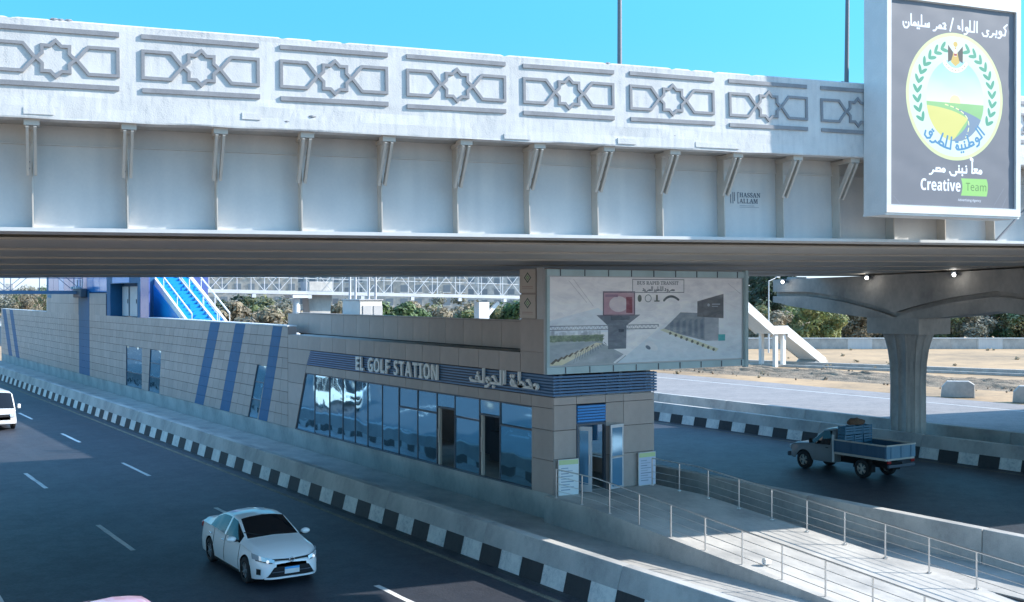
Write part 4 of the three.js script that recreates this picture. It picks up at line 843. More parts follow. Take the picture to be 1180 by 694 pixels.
// concrete stair flight coming down from the footbridge on the sand side
{
  const t = thing('stair_flight', 'white concrete stairs descending from the footbridge to the sand', 'stairs', [91.2, 0, 80]);
  const P = (n, g, m = M.white) => part(t, n, g, m);
  const flights = [[79.4, 6.45, 83.6, 3.55], [85.6, 3.55, 91.2, .1]];
  for (const [a, ya, b, yb] of flights) {
    for (const dv of [0, 2.4]) { const g = prism([[a, ya - .55], [b, yb - .35], [b, yb + .55], [a, ya + .5]], .16); g.translate(0, 0, -(80 + dv + .16)); P('stringer_wall', uvMetres(g)); }
    const n = Math.round((ya - yb) / .17); for (let i = 0; i < n; i++) { const u = lerp(a, b, i / n), y = lerp(ya, yb, (i + 1) / n); P('step', box(u, u + (b - a) / n, y - .25, y, 80.17, 82.39)); }
  }
  P('landing', box(83.6, 85.6, 3.3, 3.55, 80, 82.56)); P('landing_wall', box(83.6, 85.6, 3.551, 4.1, 79.98, 80.14));
  for (const [u, v] of [[84.0, 80.2], [85.1, 80.2], [84.0, 82.1]]) P('column', box(u, u + .38, -.05, 3.3, v, v + .38));
  P('footing_block', prism([[89.3, -.05], [91.6, -.05], [91.6, .4], [90.4, .9]], 2.5).translate(0, 0, -82.6), M.concrete);
  finish(t);
}
// ------------------------------------------------------------------ road edge things on the sand side
{
  const geo = (() => { const g = prism([[-.95, 0], [.95, 0], [.9, .62], [.6, .98], [-.62, 1.0], [-.92, .8]], .62, .03); g.translate(0, 0, -.31); return uvMetres(g); })();
  for (const [u, v, turn, l] of [[70.2, 49.6, -.95, 'weathered concrete block on the sand edge next to the fluted column'], [70.6, 44.3, -1.0, 'weathered concrete block on the sand edge farther from the fluted column']]) {
    const t = thing('concrete_block', l, 'concrete block', [u, -.02, v], undefined, turn + Math.PI); local(t, 'block', geo, M.concrete); local(t, 'lifting_loop', new THREE.TorusGeometry(.09, .015, 6, 10, Math.PI), M.pole, [.2, 1.0, 0]); t.scale.set(1.15, 1.1, 1.2); finish(t);
  }
  const along = (name, a, b, w, h, m, label, cat) => { const L = Math.hypot(b[0] - a[0], b[1] - a[1]), t = thing(name, label, cat, [(a[0] + b[0]) / 2, 0, (a[1] + b[1]) / 2], undefined, Math.atan2(b[1] - a[1], b[0] - a[0])); 
    const n = Math.round(L / 3); for (let i = 0; i < n; i++) local(t, 'kerb_stone', cbox(L / n - .02, h, w), m, [-L / 2 + (i + .5) * L / n, h / 2 - .03, rr(-.02, .02)]); return finish(t); };
  along('kerb_line', [84.0, 93.3], [104, 41.6], .5, .32, M.concrete, 'pale concrete kerb line on the sand beyond the stairs', 'kerb');
  along('kerb_line', [80.5, 92], [99.5, 41.6], .35, .22, M.concrete, 'low pale kerb line between gravel and sand', 'kerb');
  // far boundary wall of precast panels
  const A = [100, 115.5], B = [176, 65.6], L = Math.hypot(B[0] - A[0], B[1] - A[1]), tw = thing('boundary_wall', 'far off pale panel wall in front of the trees', 'wall', [A[0], -.05, A[1]], undefined, Math.atan2(B[1] - A[1], B[0] - A[0]));
  for (let i = 0; i < 26; i++) { local(tw, 'wall_panel', cbox(L / 26 - .12, 1.35, .16), pick([M.concrete, M.concreteStreak, M.steel, M.concrete]), [(i + .5) * L / 26, .68, 0]); local(tw, 'wall_post', cbox(.22, 1.5, .24), M.concrete, [i * L / 26, .75, 0]); }
  local(tw, 'coping', cbox(L, .12, .34), M.white, [L / 2, 1.44, 0]); finish(tw);
  const pb = thing('barrel', 'rusty brown barrel standing on the sand near the stairs', 'barrel', [86.2, 0, 88.4]); local(pb, 'drum', new THREE.LatheGeometry([[0, 0], [.4, 0], [.42, .05], [.4, .4], [.43, .45], [.4, .5], [.4, .9], [.42, .95], [0, .95]].map(([a, b]) => new THREE.Vector2(a, b)), 16), mat([.16, .07, .04], { rough: .9, map: TX.gravel })); local(pb, 'rim', new THREE.TorusGeometry(.41, .025, 6, 16), M.pole, [0, .95, 0], [Math.PI / 2, 0, 0]); finish(pb);
  const pb2 = copy(pb, 'barrel', 'rusty brown barrel beside the stair columns on the sand'); pb2.position.set(87.2, 0, -88.0); pb2.scale.set(1.3, 1.5, 1.3);
}
{ // gravel berm beside the old road: loose stones and low mounds
  const g = new THREE.PlaneGeometry(9.5, 110, 40, 260); g.rotateX(-Math.PI / 2); const p = g.attributes.position, n1 = noiseField(256, [22, 60], 61), n2 = noiseField(256, [60, 120], 62);
  for (let i = 0; i < p.count; i++) { const x = p.getX(i) / 9.5 + .5, z = clamp(p.getZ(i) / 110 + .5, 0, .999), k = Math.floor(clamp(x, 0, .999) * 256) + 256 * Math.floor(z * 256); p.setY(i, Math.sin(Math.PI * x) * (n1[k] * .55 + n2[k] * .22) - .06); }
  g.computeVertexNormals(); g.rotateY(.19); g.translate(80, -.02, -62); const o = structure('gravel_bank', uvMetres(g), M.gravel);
  const stone = new THREE.IcosahedronGeometry(1, 0), im = new THREE.InstancedMesh(stone, M.gravel, 380), mm = new THREE.Matrix4(), q = new THREE.Quaternion();
  for (let i = 0; i < 380; i++) { const v = rr(30, 110), u = 80 - (v - 62) * .19 + rr(-6.5, 7), s = rr(.03, .13) * (rnd() < .08 ? 1.8 : 1); q.setFromEuler(new THREE.Euler(rr(0, 6), rr(0, 6), rr(0, 6))); mm.compose(new THREE.Vector3(u, s * .4, -v), q, new THREE.Vector3(s * 1.4, s * .8, s)); im.setMatrixAt(i, mm); }
  im.name = 'loose_stones'; im.userData = { kind: 'stuff', label: 'loose stones scattered on the gravel bank beside the pale road', category: 'stones' }; im.castShadow = im.receiveShadow = true; scene.add(im);
}
// ------------------------------------------------------------------ vehicles (own axes: x forward, y up, z to the side)
function loft(spec) {
  const xs = spec.xs, rings = [], fr = [0, .12, .38, .68, .9, 1];
  for (const x of xs) {
    const top = spec.top(x), belt = Math.min(spec.belt(x), top - .02), w = spec.w(x), wr = Math.min(spec.wr(x), w * .93);
    let bot = spec.bot(x); for (const a of spec.arches) { const d = Math.abs(x - a[0]); if (d < a[2]) bot = Math.max(bot, a[1] + Math.sqrt(a[2] * a[2] - d * d)); }
    bot = Math.min(bot, belt - .04);
    const half = fr.map((f) => { const y = lerp(bot, belt, f), q = clamp((y - .2) / (belt - .2), 0, 1); return [w * (.945 + .055 * Math.sin(Math.PI * clamp(q * .95 + .12, 0, 1)) - .02 * q * q), y]; });
    const gh = clamp((top - belt) / .4, .05, 1);
    half.push([lerp(w * .93, w * .945, gh), belt + .012 * gh + .004], [wr + .03 * gh, top - .075 * gh - .006], [wr - .035, top - .028 * gh - .003], [wr * .55, top - .004 + .01 * gh], [0, top + .022 * gh + .008]);
    rings.push([...half.map(([z, y]) => [x, y, z]), ...half.slice(0, -1).reverse().map(([z, y]) => [x, y, -z])]);
  }
  const K = rings[0].length, H = (K + 1) / 2, pos = [], idx = []; rings.forEach((r) => r.forEach((p) => pos.push(...p)));
  const cls = [];
  for (let i = 0; i < xs.length - 1; i++) for (let j = 0; j < K - 1; j++) { const a = i * K + j, b = a + K; idx.push(a, a + 1, b, b, a + 1, b + 1); const k = j < H - 1 ? j : K - 2 - j; const c = spec.cell((xs[i] + xs[i + 1]) / 2, k, j < H - 1 ? 1 : -1) || 'body'; cls.push(c, c); }
  const g = new THREE.BufferGeometry(); g.setAttribute('position', new THREE.Float32BufferAttribute(pos, 3)); g.setIndex(idx); g.computeVertexNormals();
  const n = g.attributes.normal, out = {};
  for (let t = 0; t < cls.length; t++) { const o = out[cls[t]] ??= { p: [], n: [] }; for (let q = 0; q < 3; q++) { const v = idx[t * 3 + q]; o.p.push(pos[v * 3], pos[v * 3 + 1], pos[v * 3 + 2]); o.n.push(n.getX(v), n.getY(v), n.getZ(v)); } }
  for (const e of [0, xs.length - 1]) { const r = rings[e], o = out.body, s = e ? 1 : -1, c = [r[0][0], r.reduce((q, p) => q + p[1], 0) / K, 0]; for (let j = 0; j < K; j++) { const a = r[j], b = r[(j + 1) % K]; o.p.push(...c, ...a, ...b); for (let q = 0; q < 3; q++) o.n.push(s, 0, 0); } }
  const res = {}; for (const [k, o] of Object.entries(out)) { const q = new THREE.BufferGeometry(); q.setAttribute('position', new THREE.Float32BufferAttribute(o.p, 3)); q.setAttribute('normal', new THREE.Float32BufferAttribute(o.n, 3)); res[k] = uvMetres(q); }
  return res;
}
function wheel(parent, x, z, r, w, rimM = M.rim) {
  const g = new THREE.Group(); g.name = 'wheel'; g.position.set(x, r, z); parent.add(g);
  const s = Math.sign(z), ty = new THREE.LatheGeometry([[r * .62, -w / 2], [r * .9, -w / 2], [r, -w * .36], [r, w * .36], [r * .9, w / 2], [r * .62, w / 2]].map(([a, b]) => new THREE.Vector2(a, b)), 28); ty.rotateX(Math.PI / 2); local(g, 'tyre', ty, M.rubber);
  const parts = [new THREE.CylinderGeometry(r * .63, r * .63, w * .7, 24, 1, true).rotateX(Math.PI / 2), new THREE.CylinderGeometry(r * .16, r * .16, .05, 14).rotateX(Math.PI / 2).translate(0, 0, s * w * .36)];
  for (let i = 0; i < 10; i++) { const q = new THREE.BoxGeometry(r * .1, r * .5, .03); q.translate(0, r * .37, s * w * .36); q.rotateZ(i * Math.PI / 5 + (i % 2 ? .12 : -.12)); parts.push(q); }
  local(g, 'rim', merge(parts), rimM); local(g, 'brake_disc', new THREE.CylinderGeometry(r * .58, r * .58, .03, 20).rotateX(Math.PI / 2), M.frame, [0, 0, s * w * .1]);
}
const xsOf = (marks, step) => { const o = []; for (let i = 0; i < marks.length - 1; i++) { const n = Math.max(1, Math.ceil((marks[i + 1] - marks[i]) / step)); for (let k = 0; k < n; k++) o.push(lerp(marks[i], marks[i + 1], k / n)); } o.push(marks[marks.length - 1]); return o; };
// patch lying on the front of the body: outline [z, y] pushed out to the nose curve
function nosePatch(z0, z1, yLo, yHi, nose, out, cols = 14, rows = 3) {
  const pos = [], P = (i, j) => { const z = lerp(z0, z1, i / cols), y = lerp(yLo(z), yHi(z), j / rows); return [nose(Math.abs(z), y) + out, y, z]; }, back = (p) => [p[0] - .05, p[1], p[2]];
  const quad = (a, b, c, d) => pos.push(...a, ...b, ...c, ...a, ...c, ...d);
  for (let i = 0; i < cols; i++) { for (let j = 0; j < rows; j++) quad(P(i, j), P(i, j + 1), P(i + 1, j + 1), P(i + 1, j)); quad(P(i, 0), P(i + 1, 0), back(P(i + 1, 0)), back(P(i, 0))); quad(P(i, rows), back(P(i, rows)), back(P(i + 1, rows)), P(i + 1, rows)); }
  for (let j = 0; j < rows; j++) for (const i of [0, cols]) quad(P(i, j), P(i, j + 1), back(P(i, j + 1)), back(P(i, j)));
  const h = new THREE.BufferGeometry(); h.setAttribute('position', new THREE.Float32BufferAttribute(pos, 3)); h.computeVertexNormals(); return uvMetres(h);
}
function sedan(label, [u, v], turn, paintRGB, group) {
  const t = thing('sedan_car', label, 'car', [u, 0, v], group, turn), paint = mat(paintRGB, { rough: .35, clearcoat: 1 });
  const marks = [-2.31, -2.29, -2.24, -2.15, -2.0, -1.72, -1.25, -.78, -.2, -.1, .28, .85, 1.06, 1.6, 1.95, 2.12, 2.22, 2.28, 2.31];
  const wT = table([[-2.31, .58], [-2.29, .68], [-2.24, .76], [-2.15, .82], [-2.0, .86], [-1.4, .885], [0, .89], [1.3, .885], [1.75, .865], [1.95, .83], [2.12, .75], [2.22, .66], [2.28, .56], [2.31, .42]]);
  const spec = {
    xs: xsOf(marks, .09), w: wT, belt: table([[-2.31, .8], [-2.2, .97], [-1.2, .98], [0, .935], [1.0, .9], [1.7, .82], [2.1, .72], [2.25, .66], [2.31, .58]]),
    top: table([[-2.31, .84], [-2.27, .99], [-2.15, 1.08], [-1.9, 1.1], [-1.72, 1.115], [-1.25, 1.3], [-.95, 1.4], [-.78, 1.43], [-.4, 1.455], [-.1, 1.455], [.28, 1.42], [.55, 1.3], [.85, 1.15], [1.06, 1.04], [1.3, 1.0], [1.6, .95], [1.85, .885], [2.0, .83], [2.12, .775], [2.22, .72], [2.28, .67], [2.31, .6]]),
    wr: table([[-2.31, .4], [-2.1, .66], [-1.72, .65], [-.95, .575], [-.4, .585], [.28, .6], [1.06, .71], [1.4, .7], [2.0, .6], [2.31, .3]]), bot: table([[-2.31, .42], [-2.2, .28], [-1.9, .22], [0, .19], [1.9, .2], [2.2, .24], [2.31, .36]]),
    arches: [[1.37, .33, .375], [-1.33, .33, .375]],
    cell: (x, k, sd) => (k >= 8 && x > .28 && x < 1.06) ? 'windscreen' : (k >= 8 && x > -1.72 && x < -.78) ? 'rear_window' : (k === 6 && x > -1.3 && x < .9 && !(x > -.2 && x < -.1)) ? 'side_window ' + sd + (x > -.1) : null,
  };
  const L = loft(spec); const body = local(t, 'body', L.body, paint); for (const k of Object.keys(L)) if (k !== 'body') local(t, k.split(' ')[0], L[k], M.carGlass);
  local(t, 'underbody', cbox(4.1, .42, 1.3), M.black, [0, .4, 0]); local(t, 'underbody', cbox(1.7, .3, 1.66), M.black, [0, .38, 0]);
  const nx = (z, y) => { let x = 2.31; for (let q = 2.31; q > 1.2; q -= .01) if (wT(q) * .985 >= z) { x = q; break; } return x - (y > .6 ? (y - .6) * .28 : y < .4 ? (.4 - y) * .12 : 0) + .012; };
  const K = (v) => () => v;
  local(t, 'lower_grille', nosePatch(-.6, .6, K(.29), (z) => .29 + .23 * clamp((.6 - Math.abs(z)) / .16, .02, 1), nx, .012, 24), M.black);
  local(t, 'grille_bar', nosePatch(-.5, .5, K(.385), K(.405), nx, .02), M.frame);
  local(t, 'upper_grille', nosePatch(-.48, .48, (z) => .655 + .05 * Math.abs(z), (z) => .685 + .06 * Math.abs(z), nx, .012), M.black);
  local(t, 'badge', new THREE.TorusGeometry(.06, .016, 8, 18).rotateY(Math.PI / 2).scale(1, .75, 1), M.chrome, [nx(0, .67) + .02, .672, 0]);
  local(t, 'number_plate', nosePatch(-.19, .19, K(.34), K(.45), nx, .03, 4), M.white); local(t, 'plate_header', nosePatch(-.19, .19, K(.452), K(.5), nx, .03, 4), M.plateBlue);
  local(t, 'bumper_lip', nosePatch(-.66, .66, K(.225), K(.27), nx, .02), paint);
  for (const s of [-1, 1]) {
    local(t, 'headlight', nosePatch(s * .44, s * .835, (z) => .625 + .16 * (Math.abs(z) - .44), (z) => .70 + .3 * (Math.abs(z) - .44), nx, .014, 10), M.lens); local(t, 'headlight_base', nosePatch(s * .5, s * .8, (z) => .605 + .16 * (Math.abs(z) - .44), (z) => .627 + .16 * (Math.abs(z) - .44), nx, .013, 8), M.black);
    local(t, 'headlight_lamp', new THREE.SphereGeometry(.04, 10, 8), mat([.9, .9, .9], { rough: .2, emissive: [1, 1, 1], glow: .2 }), [nx(.6, .66) + .01, .665, s * .6]);
    local(t, 'fog_recess', nosePatch(s * .74, s * .8, K(.33), K(.47), nx, .03, 4), M.black);
    local(t, 'tail_light', rbox(.12, .16, .34, .04), M.redLens, [-2.21, .87, s * .62]);
    const mi = local(t, 'wing_mirror', uvMetres(new THREE.SphereGeometry(1, 12, 8).scale(.09, .075, .13)), paint, [.78, 1.0, s * 1.0]); local(mi, 'mirror_arm', cbox(.07, .04, .14), M.black, [0, -.05, -s * .1]);
    for (const x of [.05, -.95]) local(t, 'door_handle', rbox(.18, .03, .03, .012), M.chrome, [x - .2, .82, s * .9]);
    local(t, 'sill_trim', cbox(1.9, .05, .03), M.black, [0, .22, s * .86]);
    for (const x of [1.37, -1.33]) { wheel(t, x, s * .77, .325, .21); local(t, 'wheel_liner', new THREE.CylinderGeometry(.372, .372, .28, 20, 1, true, 0, Math.PI).rotateX(Math.PI / 2).rotateZ(Math.PI / 2), M.black, [x, .33, s * .72]); }
    const sideZ = (x, y) => { const bl = spec.belt(x), q = clamp((y - .2) / (bl - .2), 0, 1); return s * (wT(x) * (.945 + .055 * Math.sin(Math.PI * clamp(q * .95 + .12, 0, 1)) - .02 * q * q) + .001); };
    for (const x of [.93, -.15, -1.02]) { const ys = range(.26, spec.belt(x) - .02, 6), g = []; for (let i = 0; i < 6; i++) g.push(bar([x, ys[i], sideZ(x, ys[i])], [x, ys[i + 1], sideZ(x, ys[i + 1])], .014, .008)); local(t, 'door_seam', merge(g), M.black); }
    // driver's side interior hints
    local(t, 'seat', rbox(.5, .7, .46, .08), M.frame, [-.15, .85, s * .36]); local(t, 'headrest', rbox(.12, .2, .26, .05), M.frame, [-.28, 1.28, s * .36]);
  }
  local(t, 'dashboard', rbox(.5, .12, 1.2, .05), M.black, [.85, .93, 0]);
  for (const z of [-.3, .25]) local(t, 'wiper', bar([1.04, 1.055, z], [.85, 1.15, z + .45], .02), M.black);
  return finish(t);
}
sedan('white sedan driving toward the viewer in the lane beside the barrier', [10.68, 28.6], -Math.PI / 2, [.86, .86, .86]);
sedan('pink and white car with only its roof showing at the frame edge', [5.35, 21.3], -Math.PI / 2, [.62, .36, .44]);
{ // white microbus
  const t = thing('microbus', 'white microbus in the sun on the road beyond the overpass shadow', 'van', [10.0, 0, 67.1], undefined, -Math.PI / 2), paint = mat([.78, .78, .77], { rough: .4, clearcoat: .8, map: TX.panel });
  const wT = table([[-2.35, .7], [-2.28, .82], [-2, .845], [1.8, .845], [2.1, .82], [2.25, .76], [2.33, .66], [2.36, .5]]);
  const L = loft({ xs: xsOf([-2.35, -2.3, -2.2, -1.9, -1.0, -.9, 0, .1, 1.0, 1.1, 1.35, 1.75, 2.1, 2.25, 2.33, 2.36], .1), w: wT, belt: table([[-2.35, 1.1], [1.2, 1.12], [2.0, 1.02], [2.3, .9], [2.36, .75]]), top: table([[-2.35, 1.5], [-2.3, 1.8], [-2.1, 1.95], [-1.5, 2.0], [.8, 2.0], [1.35, 1.93], [1.75, 1.55], [2.1, 1.14], [2.25, 1.03], [2.33, .92], [2.36, .8]]), wr: table([[-2.35, .6], [1.35, .7], [2.1, .74], [2.36, .4]]), bot: table([[-2.35, .4], [-2, .3], [2, .28], [2.36, .4]]), arches: [[1.5, .34, .37], [-1.35, .34, .37]],
    cell: (x, k, sd) => (k >= 8 && x > 1.35 && x < 2.1) ? 'windscreen' : (k === 6 && x > -2.1 && x < 1.75 && !(x > -1 && x < -.9) && !(x > 0 && x < .1) && !(x > 1 && x < 1.1)) ? 'side_window ' + sd + (x > -1) + (x > 0) + (x > 1) : null });
  local(t, 'body', L.body, paint); for (const k of Object.keys(L)) if (k !== 'body') local(t, k.split(' ')[0], L[k], M.carGlass);
  const nx = (z, y) => { let x = 2.36; for (let q = 2.36; q > 1.5; q -= .01) if (wT(q) * .985 >= z) { x = q; break; } return x - (y > .75 ? (y - .75) * .3 : 0) + .012; };
  const K = (v) => () => v; local(t, 'grille', nosePatch(-.42, .42, K(.72), K(.86), nx, .02), M.black); local(t, 'bumper', nosePatch(-.78, .78, K(.36), K(.56), nx, .05), paint); local(t, 'number_plate', nosePatch(-.2, .2, K(.42), K(.54), nx, .06, 4), M.white);
  local(t, 'underbody', cbox(4.2, .4, 1.3), M.black, [0, .5, 0]);
  for (const s of [-1, 1]) {
    local(t, 'headlight', nosePatch(s * .46, s * .76, K(.7), K(.9), nx, .03, 8), M.lens);
    const mi = local(t, 'wing_mirror', rbox(.12, .24, .16, .04), M.white, [1.75, 1.22, s * 1.0]); local(mi, 'mirror_arm', bar([0, -.08, -s * .06], [-.05, -.12, -s * .2], .03), M.black);
    for (const x of [1.5, -1.35]) wheel(t, x, s * .73, .335, .2);
  }
  finish(t);
}
{ // pickup with drop-side bed
  const t = thing('pickup_truck', 'grey white pickup with a blue drop side bed driving away beyond the ramp', 'pickup truck', [36.6, 0, 31.07], undefined, Math.PI / 2), paint = mat([.21, .23, .24], { rough: .45, clearcoat: .5, map: TX.panel });
  const bedBlue = mat([.06, .13, .21], { rough: .6, map: TX.streak }), gate = mat([.15, .28, .38], { rough: .6, map: TX.streak }), crateM = mat([.05, .17, .27], { rough: .55 });
  const wT = table([[-.1, .8], [.2, .83], [1.8, .83], [2.15, .8], [2.32, .72], [2.38, .6], [2.4, .48]]);
  const L = loft({ xs: xsOf([-.1, -.05, .12, .5, .62, .95, 1.25, 1.7, 2.1, 2.25, 2.34, 2.4], .09), w: wT, belt: table([[-.1, 1.1], [1.2, 1.07], [2.0, 1.0], [2.3, .88], [2.4, .75]]), top: table([[-.1, 1.68], [-.02, 1.74], [.3, 1.76], [.55, 1.73], [.95, 1.4], [1.25, 1.14], [1.6, 1.1], [2.0, 1.05], [2.25, .97], [2.34, .88], [2.4, .78]]), wr: table([[-.1, .62], [.5, .62], [1.25, .7], [2, .68], [2.4, .4]]), bot: table([[-.1, .42], [2.1, .4], [2.4, .48]]), arches: [[1.49, .37, .42]],
    cell: (x, k, sd) => (k >= 8 && x > .62 && x < 1.25) ? 'windscreen' : (k === 6 && x > .1 && x < 1.1) ? 'side_window ' + sd : null });
  local(t, 'cab', L.body, paint); for (const k of Object.keys(L)) if (k !== 'body') local(t, k.split(' ')[0], L[k], M.carGlass); local(t, 'rear_window', cbox(.03, .36, 1.0), M.carGlass, [-.115, 1.42, 0]);
  local(t, 'chassis', cbox(4.5, .22, .8), M.black, [-.2, .55, 0]); local(t, 'bumper', rbox(.14, .2, 1.56, .05), M.frame, [2.38, .52, 0]); local(t, 'grille', rbox(.05, .2, .9, .02), M.black, [2.4, .78, 0]);
  local(t, 'bed_floor', cbox(2.5, .09, 1.72), M.steelFin, [-1.42, .84, 0]);
  for (const s of [-1, 1]) {
    const b = local(t, 'bed_side', cbox(2.5, .46, .045), bedBlue, [-1.42, 1.12, s * .86]); local(b, 'top_rail', cbox(2.5, .05, .075), M.steelFin, [0, .25, 0]); for (const x of [-1.22, -.4, .42, 1.22]) local(b, 'rib', cbox(.05, .46, .03), bedBlue, [x, 0, s * .036]);
    for (const x of [1.49, -1.5]) wheel(t, x, s * .74, .365, .23, M.steelFin);
    local(t, 'headlight', rbox(.1, .18, .28, .05), M.lens, [2.3, .82, s * .62]); const mi = local(t, 'wing_mirror', rbox(.1, .2, .16, .04), M.black, [.98, 1.22, s * .97]); local(mi, 'mirror_arm', cbox(.04, .03, .16), M.black, [0, -.08, -s * .08]);
    local(t, 'mud_flap', cbox(.02, .3, .25), M.black, [-1.98, .42, s * .74]); local(t, 'tail_light', rbox(.06, .12, .2, .02), M.redLens, [-2.7, .74, s * .7]); local(t, 'door_handle', rbox(.14, .03, .03, .01), M.black, [.25, 1.0, s * .84]); local(t, 'wheel_arch', new THREE.CylinderGeometry(.43, .43, .2, 18, 1, true, 0, Math.PI).rotateX(Math.PI / 2).rotateZ(Math.PI / 2), M.black, [-1.5, .38, s * .72]);
    local(t, 'cab_pillar', rbox(.09, 1.1, .06, .02), M.white, [-.06, 1.0, s * .815]);
  }
  const tg = local(t, 'tailgate', cbox(.045, .48, 1.72), gate, [-2.69, 1.11, 0]); local(tg, 'top_rail', cbox(.07, .05, 1.76), M.steelFin, [0, .265, 0]); for (const z of [-.6, 0, .6]) local(tg, 'rib', cbox(.03, .44, .05), gate, [-.036, 0, z]);
  local(t, 'headboard', cbox(.05, .5, 1.7), gate, [-.2, 1.13, 0]); local(t, 'rear_bumper', rbox(.1, .12, 1.6, .03), M.frame, [-2.72, .58, 0]);
  finish(t);
  const crate = (x, y, z, i) => {
    const [cu, cv] = [36.6 - z, 31.07 + x]; // the truck faces +v
    const c = thing('plastic_crate', 'blue plastic crate stacked behind the cab of the pickup', 'crate', [cu, y, cv], 'blue crates on the pickup', rr(-.05, .05));
    local(c, 'base', cbox(.5, .04, .36), crateM, [0, .02, 0]);
    for (const s of [-1, 1]) { for (let k = 0; k < 3; k++) { local(c, 'slat', cbox(.5, .085, .02), crateM, [0, .08 + k * .115, s * .17]); local(c, 'slat', cbox(.02, .085, .32), crateM, [s * .24, .08 + k * .115, 0]); } for (const q of [-1, 1]) local(c, 'corner_post', cbox(.045, .36, .045), crateM, [s * .235, .2, q * .165]); }
    c.scale.y = .9; finish(c);
  };
  for (const z of [-.5, .06, .6]) for (let k = 0; k < 3; k++) crate(-.52 + rr(-.02, .02), .89 + k * .355, z + rr(-.01, .01));
  const s = thing('sack', 'brown sack lying on top of the blue crates in the pickup', 'sack', [36.55, 1.965, 30.55]); const sg = new THREE.SphereGeometry(1, 18, 12), sp = sg.attributes.position; for (let i = 0; i < sp.count; i++) { const q = 1 + .12 * Math.sin(sp.getX(i) * 7) * Math.cos(sp.getZ(i) * 6); sp.setXYZ(i, sp.getX(i) * .42 * q, Math.max(-.5, sp.getY(i)) * .17 * q, sp.getZ(i) * .26 * q); } sg.computeVertexNormals(); sg.translate(0, .09, 0); local(s, 'bag', uvMetres(sg), mat([.20, .12, .08], { rough: .95, map: TX.gravel })); local(s, 'tied_end', new THREE.ConeGeometry(.08, .16, 8).rotateZ(1.4), mat([.2, .12, .08], { rough: .95 }), [.44, .1, 0]); finish(s);
}
// ------------------------------------------------------------------ vegetation
const cf = (px, Z) => { const X = (px - 590) / 1300 * Z; return [Math.cos(ROAD_ANGLE) * X + Math.sin(ROAD_ANGLE) * Z, -Math.sin(ROAD_ANGLE) * X + Math.cos(ROAD_ANGLE) * Z]; };
const LEAF = { olive: [[0.135, 0.149, 0.061], [0.176, 0.176, 0.081], [0.101, 0.115, 0.047]], green: [[0.078, 0.13, 0.039], [0.111, 0.169, 0.052], [0.058, 0.098, 0.033]], dark: [[0.031, 0.056, 0.031], [0.044, 0.075, 0.037], [0.025, 0.044, 0.025]], dry: [[0.221, 0.182, 0.117], [0.273, 0.221, 0.143], [0.156, 0.13, 0.085]], grey: [[0.176, 0.176, 0.135], [0.216, 0.209, 0.162], [0.135, 0.135, 0.101]], yellow: [[0.221, 0.234, 0.078], [0.169, 0.195, 0.065], [0.26, 0.247, 0.104]] };
const leafM = {}; for (const [k, list] of Object.entries(LEAF)) leafM[k] = list.map((c) => mat(c.map((q) => q * 1.25), { rough: 1, two: true, transmission: .4 }));
const barkM = mat([.13, .10, .075], { rough: .95, map: TX.bark });
function leafCloud(clumps, count, size) {
  const pos = [], nor = []; const a = new THREE.Vector3(), b = new THREE.Vector3(), n = new THREE.Vector3();
  for (let i = 0; i < count; i++) {
    const c = clumps[Math.floor(rnd() * clumps.length)]; let x, y, z; do { x = rr(-1, 1); y = rr(-1, 1); z = rr(-1, 1); } while (x * x + y * y + z * z > 1);
    const px = c[0] + x * c[3], py = c[1] + y * c[3] * .8, pz = c[2] + z * c[3], s = size * rr(.6, 1.4);
    a.set(rr(-1, 1), rr(-1, 1), rr(-1, 1)).normalize(); n.set(x + rr(-.6, .6), y + .4 + rr(-.6, .6), z + rr(-.6, .6)).normalize(); b.crossVectors(n, a).normalize(); a.crossVectors(b, n);
    const A = [px - a.x * s, py - a.y * s, pz - a.z * s], B = [px + b.x * s * .5, py + b.y * s * .5, pz + b.z * s * .5], C = [px + a.x * s, py + a.y * s, pz + a.z * s], D = [px - b.x * s * .5, py - b.y * s * .5, pz - b.z * s * .5];
    pos.push(...A, ...B, ...C, ...A, ...C, ...D);
  }
  const g = new THREE.BufferGeometry(); g.setAttribute('position', new THREE.Float32BufferAttribute(pos, 3)); g.computeVertexNormals(); g.setAttribute('uv', new THREE.Float32BufferAttribute(new Float32Array(pos.length / 3 * 2), 2)); return g;
}
function plant(name, label, group, px, Z, h, r, kind, o = {}) {
  const [u, v] = cf(px, Z), t = thing(name, label, o.cat ?? 'tree', [u, -.05, v], group, rr(0, 6));
  const low = o.low ?? .3, n = o.clumps ?? 16, cl = [];
  const tr = h * .022 + .05;
  const trunk = new THREE.CylinderGeometry(tr * .5, tr, h * .72, 7); trunk.translate(rr(-.1, .1), h * .36, 0); local(t, 'trunk', trunk, barkM);
  for (let i = 0; i < n; i++) { const a = rr(0, 6.283), q = Math.sqrt(rnd()), yy = rr(low, .92), rad = r * q * (o.cone ? 1.15 - yy : Math.sqrt(Math.max(.08, 1 - Math.pow((yy - .55) / .52, 2)))); cl.push([Math.cos(a) * rad, h * yy, Math.sin(a) * rad, r * rr(.28, .5)]); }
  for (let i = 0; i < Math.min(7, n); i++) { const c = cl[i]; local(t, 'limb', rod([0, h * rr(.2, .5), 0], [c[0], c[1], c[2]], tr * .28, 5), barkM); }
  const k = Math.round((o.leaves ?? 1700) * 1.7); for (let q = 0; q < 3; q++) local(t, 'crown', leafCloud(cl.filter((_, i) => i % 3 === q || rnd() < .3), Math.round(k / 3), o.leaf ?? .27), leafM[kind][q]);
  return finish(t);
}
